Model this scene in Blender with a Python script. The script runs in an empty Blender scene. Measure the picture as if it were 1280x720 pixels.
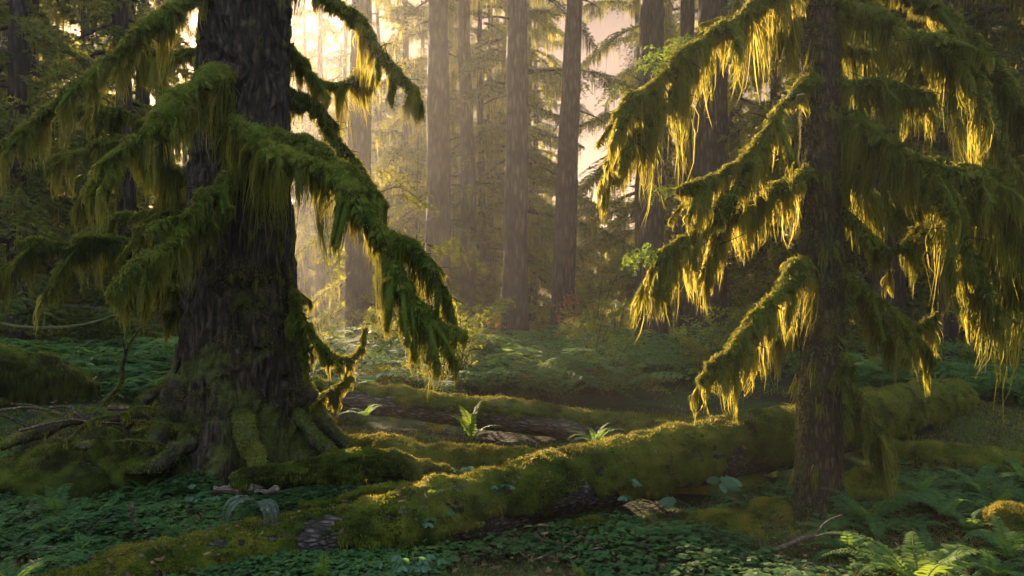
import bpy, math, random
import numpy as np

SC = bpy.context.scene
COL = SC.collection
RNG = np.random.default_rng(11)
random.seed(11)
PI = math.pi
CAMZ = 1.5
F = 1000.0          # focal length in pixels of a 1280 px wide picture


def P(u, v, d):
    """World point seen at picture position u, v and standing d metres in front of the camera."""
    return np.array(((u - 640) / F * d, d, CAMZ - (v - 360) / F * d))


# ------------------------------------------------------------------ noise
def _hash(ix, iy, iz, seed):
    h = (ix * 374761393 + iy * 668265263 + iz * 2147483647 + seed * 144665) & 0xFFFFFFFF
    h = ((h ^ (h >> 13)) * 1274126177) & 0xFFFFFFFF
    return ((h ^ (h >> 16)) & 0xFFFF) / 32767.5 - 1.0


def vnoise(p, seed=0):
    p = np.asarray(p, float)
    i = np.floor(p).astype(np.int64)
    f = p - i
    f = f * f * (3 - 2 * f)
    out = 0
    for dx in (0, 1):
        for dy in (0, 1):
            for dz in (0, 1):
                w = ((f[..., 0] if dx else 1 - f[..., 0]) * (f[..., 1] if dy else 1 - f[..., 1]) *
                     (f[..., 2] if dz else 1 - f[..., 2]))
                out = out + w * _hash(i[..., 0] + dx, i[..., 1] + dy, i[..., 2] + dz, seed)
    return out


def fbm(p, octaves=3, seed=0):
    p = np.asarray(p, float)
    a, s, out = 1.0, 1.0, 0
    for k in range(octaves):
        out = out + a * vnoise(p * s, seed + k * 17)
        a *= .5
        s *= 2.1
    return out


def norm(v):
    return v / np.maximum(np.linalg.norm(v, axis=-1, keepdims=True), 1e-9)


# ------------------------------------------------------------------ mesh buffer
class Buf:
    def __init__(self):
        self.v, self.q, self.t, self.m, self.n = [], [], [], [], 0

    def add(self, v, q, tint=0.5, mat=0):
        v = np.asarray(v, float).reshape(-1, 3)
        q = np.asarray(q, np.int64).reshape(-1, 4)
        self.v.append(v)
        self.q.append(q + self.n)
        self.t.append(np.broadcast_to(np.asarray(tint, float), (len(v),)))
        self.m.append(np.full(len(q), mat))
        self.n += len(v)

    def mesh(self, name, mats, smooth=True):
        v = np.concatenate(self.v)
        q = np.concatenate(self.q)
        me = bpy.data.meshes.new(name)
        me.vertices.add(len(v))
        me.vertices.foreach_set('co', v.astype(np.float32).ravel())
        me.loops.add(q.size)
        me.loops.foreach_set('vertex_index', q.astype(np.int32).ravel())
        me.polygons.add(len(q))
        me.polygons.foreach_set('loop_start', np.arange(0, q.size, 4, dtype=np.int32))
        me.polygons.foreach_set('material_index', np.concatenate(self.m).astype(np.int32))
        me.polygons.foreach_set('use_smooth', np.full(len(q), smooth))
        a = me.attributes.new('tint', 'FLOAT', 'POINT')
        a.data.foreach_set('value', np.concatenate(self.t).astype(np.float32))
        for m in (mats if isinstance(mats, (list, tuple)) else [mats]):
            me.materials.append(m)
        me.update(calc_edges=True)
        return me


def tag(o, label=None, cat=None, group=None, kind=None):
    if label: o['label'] = label
    if cat: o['category'] = cat
    if group: o['group'] = group
    if kind: o['kind'] = kind
    return o


def link(name, data, parent=None, loc=None, rotz=0, scale=1):
    o = bpy.data.objects.new(name, data)
    COL.objects.link(o)
    if parent is not None: o.parent = parent
    if loc is not None: o.location = loc
    o.rotation_euler = (0, 0, rotz)
    o.scale = (scale,) * 3 if not hasattr(scale, '__len__') else scale
    return o


def thing(name, label, cat, loc=(0, 0, 0), rotz=0, group=None, scale=1):
    return tag(link(name, None, None, loc, rotz, scale), label, cat, group)


# ------------------------------------------------------------------ shapes
def spline(pts, n):
    """Catmull-Rom through the rows of pts, resampled to n rows."""
    p = np.asarray(pts, float)
    k = len(p)
    if k == 2:
        return p[0] + (p[1] - p[0]) * np.linspace(0, 1, n)[:, None]
    e = np.vstack((2 * p[0] - p[1], p, 2 * p[-1] - p[-2]))
    s = np.linspace(0, k - 1, n)
    i = np.minimum(s.astype(int), k - 2)
    t = (s - i)[:, None]
    a, b, c, d = e[i], e[i + 1], e[i + 2], e[i + 3]
    return .5 * (2 * b + (c - a) * t + (2 * a - 5 * b + 4 * c - d) * t * t + (3 * b - a - 3 * c + d) * t ** 3)


def tube(c, r, seg=10, rough=0.0, freq=6.0, seed=0, stretch=None, cap=True, prof=None):
    """Tube round the rows of c. Returns grid (n, seg, 3), quads, centres."""
    n = len(c)
    r = np.broadcast_to(np.asarray(r, float), (n,))
    tg = norm(np.gradient(c, axis=0))
    up = np.array((0, 0, 1.)) if abs(tg[0][2]) < .85 else np.array((0, 1., 0))
    x = np.zeros((n, 3))
    y = np.zeros((n, 3))
    ref = up
    for i in range(n):
        a = np.cross(ref, tg[i])
        a /= max(np.linalg.norm(a), 1e-9)
        b = np.cross(tg[i], a)
        x[i], y[i] = a, b
        ref = b
    th = np.linspace(0, 2 * PI, seg, endpoint=False)
    d = x[:, None] * np.cos(th)[None, :, None] + y[:, None] * np.sin(th)[None, :, None]
    rr = np.repeat(r[:, None], seg, 1)
    if prof is not None:
        rr = prof(rr, th, np.arange(n))
    g = c[:, None] + d * rr[..., None]
    if rough:
        q = g * freq if stretch is None else g * np.asarray(stretch)
        g = g + d * (fbm(q, 3, seed) * rough)[..., None] * np.minimum(rr / max(r.max(), 1e-6) * 1.5, 1)[..., None]
    i = np.arange(n - 1)[:, None] * seg
    j = np.arange(seg)[None]
    j2 = (j + 1) % seg
    q = np.stack((i + j, i + j2, i + seg + j2, i + seg + j), -1).reshape(-1, 4)
    return g, q, c


def add_tube(buf, c, r, seg=10, tint=.5, mat=0, cap=True, **k):
    g, q, c = tube(c, r, seg, **k)
    n = len(c)
    v = g.reshape(-1, 3)
    if cap:
        v = np.vstack((v, c[0], c[-1]))
        j = np.arange(seg)
        j2 = (j + 1) % seg
        o = (n - 1) * seg
        # fans written as quads with one doubled corner half-way round
        a = np.stack((np.full(seg // 2, n * seg), j2[1::2], j[1::2], j[0::2]), -1)
        b = np.stack((np.full(seg // 2, n * seg + 1), o + j[0::2], o + j[1::2], o + j2[1::2]), -1)
        q = np.vstack((q, a, b))
    buf.add(v, q, tint, mat)
    return g


def strands(buf, root, disp, width, nseg=3, bend=None, side=None, taper=.7, leaf=False, tint=.5, mat=0):
    """Thin tapering strips, all at once: strip i runs from root[i] along disp[i]."""
    root = np.asarray(root, float)
    N = len(root)
    if N == 0:
        return
    disp = np.broadcast_to(np.asarray(disp, float), (N, 3))
    width = np.broadcast_to(np.asarray(width, float), (N,))
    t = np.linspace(0, 1, nseg + 1)
    pos = root[:, None] + disp[:, None] * t[None, :, None]
    if bend is not None:
        pos = pos + np.asarray(bend)[:, None] * (t * (1 - t) * 4)[None, :, None]
    if side is None:
        a = RNG.normal(size=(N, 3))
        side = norm(np.cross(a, disp))
    if leaf:
        w = np.sin(PI * (.06 + .90 * t)) ** .8
    else:
        w = (1 - t) ** taper * .92 + .08
    L = pos - side[:, None] * (width[:, None] * w[None])[..., None] * .5
    R = pos + side[:, None] * (width[:, None] * w[None])[..., None] * .5
    v = np.stack((L, R), 2).reshape(-1, 3)
    b = (np.arange(N) * (nseg + 1) * 2)[:, None] + (np.arange(nseg) * 2)[None]
    q = np.stack((b, b + 1, b + 3, b + 2), -1).reshape(-1, 4)
    tint = np.repeat(np.broadcast_to(np.asarray(tint, float), (N,)), (nseg + 1) * 2)
    buf.add(v, q, tint, mat)


def on_tube(g, c, N, lo=-1.0):
    """N random points on a tube grid with normals; lo is the lowest normal z allowed."""
    n, seg = g.shape[:2]
    i = RNG.random(N) * (n - 1.001)
    j = RNG.random(N) * seg
    i0 = i.astype(int)
    j0 = j.astype(int) % seg
    j1 = (j0 + 1) % seg
    fi, fj = (i - i0)[:, None], (j - np.floor(j))[:, None]
    p = (g[i0, j0] * (1 - fj) + g[i0, j1] * fj) * (1 - fi) + (g[i0 + 1, j0] * (1 - fj) + g[i0 + 1, j1] * fj) * fi
    nn = norm(p - (c[i0] * (1 - fi) + c[i0 + 1] * fi))
    k = nn[:, 2] > lo
    return p[k], nn[k]


def fuzz(buf, g, c, N, ln=.02, wd=.006, lo=-1.0, droop=.5, mat=0, mask=None, base=.5):
    p, n = on_tube(g, c, N, lo)
    if mask is not None:
        k = mask(p, n)
        p, n = p[k], n[k]
    m = len(p)
    if not m:
        return
    l = ln * (RNG.random(m) * .9 + .4)
    d = norm(n + RNG.normal(size=(m, 3)) * .55 + np.array((0, 0, -droop))) * l[:, None]
    tint = np.clip(base + fbm(p * 9, 3, 5) * .42 + RNG.normal(size=m) * .16, 0, 1)
    strands(buf, p - n * .004, d, wd * (RNG.random(m) * .8 + .6), 2,
            bend=np.tile((0, 0, .12 * ln), (m, 1)), taper=.8, tint=tint, mat=mat)


def drape(buf, c, r, Lmax, dens=1000, wid=.0085, prof=None, mat=0, gap=.075, base=.5):
    """Hanging moss under a branch centreline c: uneven pointed tassels of strands with bare stretches between."""
    seg = np.linalg.norm(np.diff(c, axis=0), axis=1)
    s = np.concatenate(((0,), np.cumsum(seg)))
    tot = s[-1]
    ph = RNG.uniform(0, 50)

    def along(x):
        return np.stack([np.interp(np.clip(x, 0, tot), s, c[:, k]) for k in range(3)], -1)
    s0 = gap * .3
    if Lmax > .55:
        gap = gap * .72
    while s0 < tot:
        step = gap * RNG.uniform(.25, 1.15)
        t0 = min(s0 / tot, 1)
        pr = 1.0 if prof is None else np.interp(t0, np.linspace(0, 1, len(prof)), prof)
        cl = vnoise(np.array([[s0 * 4.0 + ph, ph, 0.]]), 3)[0] * .75 + .62          # groups of long tassels, stretches with hardly any
        Lc = Lmax * pr * np.clip(cl, .08, 1.3) * RNG.choice((.35, .7, 1.0, 1.25), p=(.3, .35, .25, .1)) * RNG.uniform(.75, 1.25)
        Lc = min(Lc, Lmax * pr * 1.25)
        if Lc > .012:
            hw = min(gap * RNG.uniform(.3, .95), .02 + Lc * .35)
            n = max(7, int(dens * hw * 1.25))
            o = RNG.uniform(-1, 1, n)
            ss = s0 + o * hw
            x = along(ss)
            rr = np.interp(ss, s, r)
            tdir = norm(along(np.array([s0 + .02])) - along(np.array([s0 - .02])) + 1e-6)
            sd = norm(np.cross(tdir, (0, 0, 1.)))
            cen = np.clip(RNG.normal() * 1.1, -2.1, 2.1)
            ang = cen + RNG.normal(size=n) * .45
            root = x + sd * (np.sin(ang) * rr * .9)[:, None] - np.array((0, 0, 1.)) * (np.cos(ang) * rr * .75)[:, None]
            ln = Lc * (1 - np.abs(o) ** 1.2 * .75) * RNG.uniform(.35, 1.0, n) ** .8 + .008
            cx = along(np.array([s0])) + sd * (math.sin(cen) * rr.mean())
            pull = (cx - root) * RNG.uniform(.55, .95)
            pull[:, 2] = 0
            disp = pull * (ln / max(Lc, .02))[:, None] + RNG.normal(size=(1, 3)) * Lc * .07 + RNG.normal(size=(n, 3)) * ln[:, None] * .05
            disp[:, 2] = -ln
            bend = RNG.normal(size=(n, 3)) * (.008 + ln[:, None] * .04) + RNG.normal(size=(1, 3)) * Lc * .04
            tint = np.clip(base + RNG.normal() * .19 + RNG.normal(size=n) * .12, 0, 1)
            strands(buf, root, disp, wid * RNG.uniform(.45, 1.5, n), 4, bend=bend, taper=.5, tint=tint, mat=mat)
            m = int(n * .9)
            i = RNG.integers(0, n, m)
            tt = RNG.uniform(.1, .95, m)[:, None]
            rt = root[i] + disp[i] * tt + bend[i] * (tt * (1 - tt) * 4)
            e = RNG.normal(size=(m, 3)) * .013
            e[:, 2] -= .010
            strands(buf, rt, e, wid * .55, 1, taper=.6, tint=np.clip(tint[i] + .1, 0, 1), mat=mat)
        s0 += step


# ------------------------------------------------------------------ materials
def mat_new(name):
    m = bpy.data.materials.new(name)
    m.use_nodes = True
    nt = m.node_tree
    nt.nodes.clear()
    out = nt.nodes.new('ShaderNodeOutputMaterial')
    return m, nt, out


def N(nt, t, **k):
    n = nt.nodes.new(t)
    for a, b in k.items():
        if a.startswith('i_'):
            n.inputs[a[2:].replace('_', ' ')].default_value = b
        else:
            setattr(n, a, b)
    return n


def ramp(nt, stops):
    r = nt.nodes.new('ShaderNodeValToRGB')
    e = r.color_ramp.elements
    while len(e) < len(stops):
        e.new(.5)
    for k, (p, c) in enumerate(stops):
        e[k].position = p
        e[k].color = (*c, 1)
    return r


def leaf_mat(name, stops, tstops, trans=.45, nscale=2.0, namt=.5, rough=.75, spec=.2):
    """Thin leaf or moss strand: diffuse front, translucent back, colour from the strand's own tint and a soft noise."""
    m, nt, out = mat_new(name)
    at = N(nt, 'ShaderNodeAttribute', attribute_name='tint')
    tc = N(nt, 'ShaderNodeTexCoord')
    oi = N(nt, 'ShaderNodeObjectInfo')
    no = N(nt, 'ShaderNodeTexNoise', i_Scale=nscale, i_Detail=3.0)
    nt.links.new(tc.outputs['Object'], no.inputs['Vector'])
    a = N(nt, 'ShaderNodeMath', operation='MULTIPLY_ADD')
    a.inputs[1].default_value = namt
    a.inputs[2].default_value = -.5 * namt
    nt.links.new(no.outputs['Fac'], a.inputs[0])
    b = N(nt, 'ShaderNodeMath', operation='ADD')
    nt.links.new(a.outputs[0], b.inputs[0])
    nt.links.new(at.outputs['Fac'], b.inputs[1])
    rnd = N(nt, 'ShaderNodeMath', operation='MULTIPLY_ADD')
    rnd.inputs[1].default_value = .24
    rnd.inputs[2].default_value = -.12
    nt.links.new(oi.outputs['Random'], rnd.inputs[0])
    b2 = N(nt, 'ShaderNodeMath', operation='ADD', use_clamp=True)
    nt.links.new(b.outputs[0], b2.inputs[0])
    nt.links.new(rnd.outputs[0], b2.inputs[1])
    r1, r2 = ramp(nt, stops), ramp(nt, tstops)
    nt.links.new(b2.outputs[0], r1.inputs[0])
    nt.links.new(b2.outputs[0], r2.inputs[0])
    p = N(nt, 'ShaderNodeBsdfPrincipled', i_Roughness=rough)
    p.inputs['Specular IOR Level'].default_value = spec
    nt.links.new(r1.outputs[0], p.inputs['Base Color'])
    tr = N(nt, 'ShaderNodeBsdfTranslucent')
    nt.links.new(r2.outputs[0], tr.inputs['Color'])
    mx = N(nt, 'ShaderNodeMixShader')
    mx.inputs[0].default_value = trans
    nt.links.new(p.outputs[0], mx.inputs[1])
    nt.links.new(tr.outputs[0], mx.inputs[2])
    nt.links.new(mx.outputs[0], out.inputs['Surface'])
    return m


def bark_mat(name, stops, moss, moss_amt, vscale=(9, 9, 1.6), bump=.6, moss_top=0.0, low=0.0, cell=.6):
    """Furrowed bark with patches of moss; moss_top favours upward faces, low favours the foot of the trunk."""
    m, nt, out = mat_new(name)
    tc = N(nt, 'ShaderNodeTexCoord')
    mp = N(nt, 'ShaderNodeMapping')
    mp.inputs['Scale'].default_value = vscale
    nt.links.new(tc.outputs['Object'], mp.inputs[0])
    n1 = N(nt, 'ShaderNodeTexNoise', i_Scale=1.6, i_Detail=8.0, i_Roughness=.65)
    nt.links.new(mp.outputs[0], n1.inputs['Vector'])
    vo = N(nt, 'ShaderNodeTexVoronoi', feature='DISTANCE_TO_EDGE', i_Scale=1.3)
    wv = N(nt, 'ShaderNodeMixRGB', blend_type='ADD')
    wv.inputs[0].default_value = .6
    nt.links.new(mp.outputs[0], wv.inputs[1])
    nt.links.new(n1.outputs['Color'], wv.inputs[2])
    nt.links.new(wv.outputs[0], vo.inputs['Vector'])
    h = N(nt, 'ShaderNodeMath', operation='MULTIPLY', use_clamp=True)
    h.inputs[1].default_value = 2.2
    nt.links.new(vo.outputs['Distance'], h.inputs[0])
    hh = N(nt, 'ShaderNodeMath', operation='MULTIPLY_ADD')
    hh.inputs[1].default_value = 1.15 - cell
    nt.links.new(n1.outputs['Fac'], hh.inputs[0])
    hm = N(nt, 'ShaderNodeMath', operation='MULTIPLY')
    hm.inputs[1].default_value = cell
    nt.links.new(h.outputs[0], hm.inputs[0])
    nt.links.new(hm.outputs[0], hh.inputs[2])
    r = ramp(nt, stops)
    nt.links.new(hh.outputs[0], r.inputs[0])
    n2 = N(nt, 'ShaderNodeTexNoise', i_Scale=2.6, i_Detail=7.0, i_Roughness=.7)
    nt.links.new(tc.outputs['Object'], n2.inputs['Vector'])
    ge = N(nt, 'ShaderNodeNewGeometry')
    sx = N(nt, 'ShaderNodeSeparateXYZ')
    nt.links.new(ge.outputs['Normal'], sx.inputs[0])
    k = N(nt, 'ShaderNodeMath', operation='MULTIPLY_ADD')
    k.inputs[1].default_value = moss_top
    nt.links.new(sx.outputs['Z'], k.inputs[0])
    nt.links.new(n2.outputs['Fac'], k.inputs[2])
    so = N(nt, 'ShaderNodeSeparateXYZ')
    nt.links.new(tc.outputs['Object'], so.inputs[0])
    lw = N(nt, 'ShaderNodeMapRange', i_From_Min=0.0, i_From_Max=2.2, i_To_Min=low, i_To_Max=0.0)
    nt.links.new(so.outputs['Z'], lw.inputs['Value'])
    kk = N(nt, 'ShaderNodeMath', operation='ADD')
    nt.links.new(k.outputs[0], kk.inputs[0])
    nt.links.new(lw.outputs[0], kk.inputs[1])
    ms = N(nt, 'ShaderNodeMapRange', i_From_Min=.62 - moss_amt, i_From_Max=.72 - moss_amt)
    nt.links.new(kk.outputs[0], ms.inputs['Value'])
    n3 = N(nt, 'ShaderNodeTexNoise', i_Scale=40.0, i_Detail=4.0)
    nt.links.new(tc.outputs['Object'], n3.inputs['Vector'])
    rm = ramp(nt, [(.3, moss[0]), (.7, moss[1])])
    nt.links.new(n3.outputs['Fac'], rm.inputs[0])
    mx = N(nt, 'ShaderNodeMixRGB')
    nt.links.new(ms.outputs[0], mx.inputs[0])
    nt.links.new(r.outputs[0], mx.inputs[1])
    nt.links.new(rm.outputs[0], mx.inputs[2])
    hs = N(nt, 'ShaderNodeMath', operation='MULTIPLY_ADD')
    hs.inputs[1].default_value = .25
    nt.links.new(n3.outputs['Fac'], hs.inputs[0])
    nt.links.new(hh.outputs[0], hs.inputs[2])
    bp = N(nt, 'ShaderNodeBump', i_Strength=bump, i_Distance=.03)
    nt.links.new(hs.outputs[0], bp.inputs['Height'])
    p = N(nt, 'ShaderNodeBsdfPrincipled', i_Roughness=.85)
    p.inputs['Specular IOR Level'].default_value = .25
    nt.links.new(mx.outputs[0], p.inputs['Base Color'])
    nt.links.new(bp.outputs[0], p.inputs['Normal'])
    nt.links.new(p.outputs[0], out.inputs['Surface'])
    return m


M = {}
M['moss'] = leaf_mat('moss_green', [(.1, (.022, .038, .007)), (.5, (.080, .120, .017)), (.95, (.175, .205, .036))],
                     [(.1, (.12, .12, .014)), (.5, (.26, .23, .03)), (.95, (.42, .33, .06))], .42, 3.0, .6, .95, .04)
M['moss_hang'] = leaf_mat('moss_hanging', [(.1, (.028, .042, .008)), (.5, (.074, .105, .017)), (.95, (.15, .17, .034))],
                          [(.1, (.16, .16, .02)), (.5, (.38, .33, .04)), (.95, (.56, .45, .08))], .5, 3.0, .6, .95, .04)
M['log_moss'] = leaf_mat('log_moss', [(.08, (.012, .014, .005)), (.3, (.036, .052, .009)), (.55, (.072, .100, .013)), (.78, (.125, .135, .018)), (.97, (.17, .11, .028))],
                         [(.1, (.14, .12, .015)), (.5, (.27, .24, .03)), (.95, (.42, .30, .06))], .38, 7.0, 1.1, .95, .04)
M['fern'] = leaf_mat('fern_leaf', [(.1, (.016, .045, .014)), (.5, (.036, .088, .024)), (.95, (.075, .13, .03))],
                     [(.1, (.08, .16, .02)), (.5, (.16, .27, .03)), (.95, (.28, .36, .05))], .42, 3.0, .4, .7, .12)
M['fern_pale'] = leaf_mat('fern_dead', [(.1, (.04, .055, .04)), (.5, (.075, .095, .07)), (.95, (.12, .13, .10))],
                          [(.1, (.15, .16, .1)), (.9, (.25, .25, .18))], .3, 3.0, .4)
M['fern_brown'] = leaf_mat('fern_brown', [(.1, (.09, .028, .012)), (.9, (.2, .07, .03))],
                           [(.1, (.25, .09, .03)), (.9, (.4, .16, .05))], .35, 3.0, .4)
M['clover'] = leaf_mat('clover_leaf', [(.1, (.012, .034, .010)), (.5, (.030, .076, .018)), (.95, (.068, .12, .028))],
                       [(.1, (.06, .14, .02)), (.9, (.14, .24, .04))], .35, 1.2, .7, .7, .15)
M['herb'] = leaf_mat('herb_leaf', [(.1, (.022, .075, .04)), (.9, (.06, .14, .075))],
                     [(.1, (.08, .2, .05)), (.9, (.16, .3, .08))], .35, 2, .4, .5, .4)
M['needle'] = leaf_mat('needle_spray', [(.1, (.016, .034, .010)), (.5, (.040, .072, .017)), (.95, (.085, .11, .022))],
                       [(.1, (.14, .17, .018)), (.5, (.28, .28, .03)), (.95, (.52, .42, .06))], .42, .5, .5)
M['broadleaf'] = leaf_mat('broad_leaf', [(.1, (.035, .07, .012)), (.5, (.065, .12, .02)), (.95, (.13, .15, .022))],
                          [(.1, (.2, .27, .02)), (.5, (.40, .40, .03)), (.95, (.66, .48, .05))], .45, .6, .6)
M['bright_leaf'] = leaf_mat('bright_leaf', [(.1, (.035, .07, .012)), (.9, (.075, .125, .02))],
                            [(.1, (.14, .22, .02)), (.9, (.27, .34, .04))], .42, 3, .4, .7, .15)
M['rust_leaf'] = leaf_mat('rust_leaf', [(.1, (.11, .045, .02)), (.9, (.22, .09, .04))],
                          [(.1, (.4, .16, .05)), (.9, (.6, .28, .09))], .45, 3, .4)
M['litter'] = leaf_mat('litter_leaf', [(.1, (.035, .022, .012)), (.6, (.09, .05, .025)), (.95, (.2, .11, .06))],
                       [(.1, (.1, .06, .03)), (.9, (.25, .12, .05))], .15, 3, .4)
MGX = 0
MG = ((.028, .036, .008), (.085, .09, .018))
M['bark'] = bark_mat('spruce_bark', [(.36, (.005, .004, .003)), (.52, (.030, .020, .013)), (.75, (.088, .062, .044))], MG, .0, (18, 18, 3.0), 1.0, low=.17, cell=.34)
M['bark_slim'] = bark_mat('slim_bark', [(.2, (.012, .008, .005)), (.5, (.046, .030, .018)), (.85, (.11, .075, .045))], MG, .07, (26, 26, 8), .8, low=.05)
M['bark_far'] = bark_mat('far_bark', [(.2, (.014, .009, .007)), (.5, (.048, .032, .025)), (.85, (.10, .075, .06))], MG, -.02, (11, 11, 2), .8, low=.10)
M['log_bark'] = bark_mat('log_bark', [(.25, (.008, .006, .005)), (.5, (.040, .030, .026)), (.85, (.13, .105, .105))], MG, .04, (5, 30, 30), .8, moss_top=.14)
M['grey_log'] = bark_mat('grey_log', [(.2, (.03, .023, .019)), (.5, (.10, .078, .06)), (.85, (.2, .16, .13))], MG, -.02, (4, 24, 24), .8, moss_top=.2)
M['root_bark'] = bark_mat('root_bark', [(.2, (.012, .009, .006)), (.6, (.05, .038, .026)), (.9, (.09, .07, .05))], MG, .10, (9, 9, 9), .7, moss_top=.15)
M['stick'] = bark_mat('stick_wood', [(.2, (.03, .02, .014)), (.5, (.09, .06, .04)), (.9, (.22, .17, .13))], MG, -.08, (20, 20, 20), .5)
M['pale_wood'] = bark_mat('broken_wood', [(.2, (.04, .03, .022)), (.5, (.11, .085, .065)), (.9, (.20, .165, .13))], MG, -.4, (3, 30, 30), .5)


def ground_mat():
    m, nt, out = mat_new('forest_floor')
    tc = N(nt, 'ShaderNodeTexCoord')
    n1 = N(nt, 'ShaderNodeTexNoise', i_Scale=1.1, i_Detail=8.0, i_Roughness=.65)
    n2 = N(nt, 'ShaderNodeTexNoise', i_Scale=28.0, i_Detail=5.0)
    for n in (n1, n2):
        nt.links.new(tc.outputs['Object'], n.inputs['Vector'])
    r1 = ramp(nt, [(.3, (.012, .008, .005)), (.45, (.020, .018, .008)), (.55, (.024, .042, .011)), (.75, (.040, .062, .015))])
    nt.links.new(n1.outputs['Fac'], r1.inputs[0])
    r2 = ramp(nt, [(.25, (.35, .35, .35)), (.75, (1.3, 1.3, 1.3))])
    nt.links.new(n2.outputs['Fac'], r2.inputs[0])
    mx = N(nt, 'ShaderNodeMixRGB', blend_type='MULTIPLY')
    mx.inputs[0].default_value = 1
    nt.links.new(r1.outputs[0], mx.inputs[1])
    nt.links.new(r2.outputs[0], mx.inputs[2])
    bp = N(nt, 'ShaderNodeBump', i_Strength=.8, i_Distance=.04)
    nt.links.new(n2.outputs['Fac'], bp.inputs['Height'])
    p = N(nt, 'ShaderNodeBsdfPrincipled', i_Roughness=.95)
    p.inputs['Specular IOR Level'].default_value = .1
    nt.links.new(mx.outputs[0], p.inputs['Base Color'])
    nt.links.new(bp.outputs[0], p.inputs['Normal'])
    nt.links.new(p.outputs[0], out.inputs['Surface'])
    return m


# ------------------------------------------------------------------ ground
def gh(x, y):
    x = np.asarray(x, float)
    y = np.asarray(y, float)
    z = fbm(np.stack((x * .9, y * .9, x * 0), -1), 3, 3) * .045
    z = z + fbm(np.stack((x * .12, y * .12, x * 0 + 4), -1), 2, 8) * .18 * np.clip((y - 11) / 12, 0, 1)

    def bump(cx, cy, sx, sy, h):
        return h * np.exp(-((x - cx) / sx) ** 2 - ((y - cy) / sy) ** 2)
    z = z + bump(-2.2, 6.6, 1.1, .8, .14) + bump(-4.2, 7.4, 1.6, 1.0, .34) + bump(-5.5, 10, 2.5, 2, .3)
    z = z - bump(.9, 5.25, 1.3, .3, .03) - bump(-3.0, 5.6, 1.1, .35, .08)
    z = z + bump(1.8, 13.5, 5.0, 2.6, .16)
    z = z + bump(4.4, 8.2, 1.6, 1.0, .35) + bump(2.25, 5.7, .4, .3, .06)
    z = z - bump(1.0, 3.9, 2.0, .5, .02)
    return z


def ground():
    def axis(lo, hi, f0, f1, step, far):
        a = list(np.arange(f0, f1, step))
        s, x = step, f1
        while x < hi:
            a.append(x); s = min(s * 1.25, far); x += s
        a.append(hi)
        s, x = step, f0
        while x > lo:
            s = min(s * 1.25, far); x -= s; a.insert(0, max(x, lo))
        return np.unique(np.array(a))
    xs = axis(-120, 120, -6, 6, .06, 8)
    ys = axis(-60, 160, 2.6, 10, .06, 8)
    X, Y = np.meshgrid(xs, ys)
    v = np.stack((X, Y, gh(X, Y)), -1).reshape(-1, 3)
    w = len(xs)
    i = (np.arange(len(ys) - 1) * w)[:, None] + np.arange(w - 1)[None]
    q = np.stack((i, i + 1, i + w + 1, i + w), -1)
    b = Buf()
    b.add(v, q)
    tag(link('ground', b.mesh('ground', ground_mat())), 'mossy forest floor under the trees and logs', 'ground', kind='structure')


ground()


def gpt(x, y, dz=0):
    return (float(x), float(y), float(gh(x, y)) + dz)


# ------------------------------------------------------------------ mossy branches
def twigs_of(c, r, n, ln, seed, side=(0, 0), spread=.5):
    """Side twigs leaving the outer part of a branch."""
    rs = np.random.default_rng(seed)
    out = []
    m = len(c)
    for _ in range(n):
        i = int(rs.uniform(.25, .97) * (m - 1))
        t = norm(c[min(i + 1, m - 1)] - c[max(i - 1, 0)])
        s = norm(np.cross(t, (0, 0, 1.)) + 1e-6) * rs.choice((-1, 1))
        l = ln * rs.uniform(.5, 1.1)
        d = norm(t * rs.uniform(.4, 1.0) + s * rs.uniform(.2, .9) * spread * 2 + np.array((0, 0, rs.uniform(-.7, .15))))
        p0 = c[i]
        p1 = p0 + d * l * .5 + np.array((0, 0, -.02))
        p2 = p0 + d * l + np.array((0, 0, -.28 * l))
        out.append((spline((p0, p1, p2), 9), np.linspace(min(r[i] * .7, .035), .008, 9)))
    return out


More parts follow.
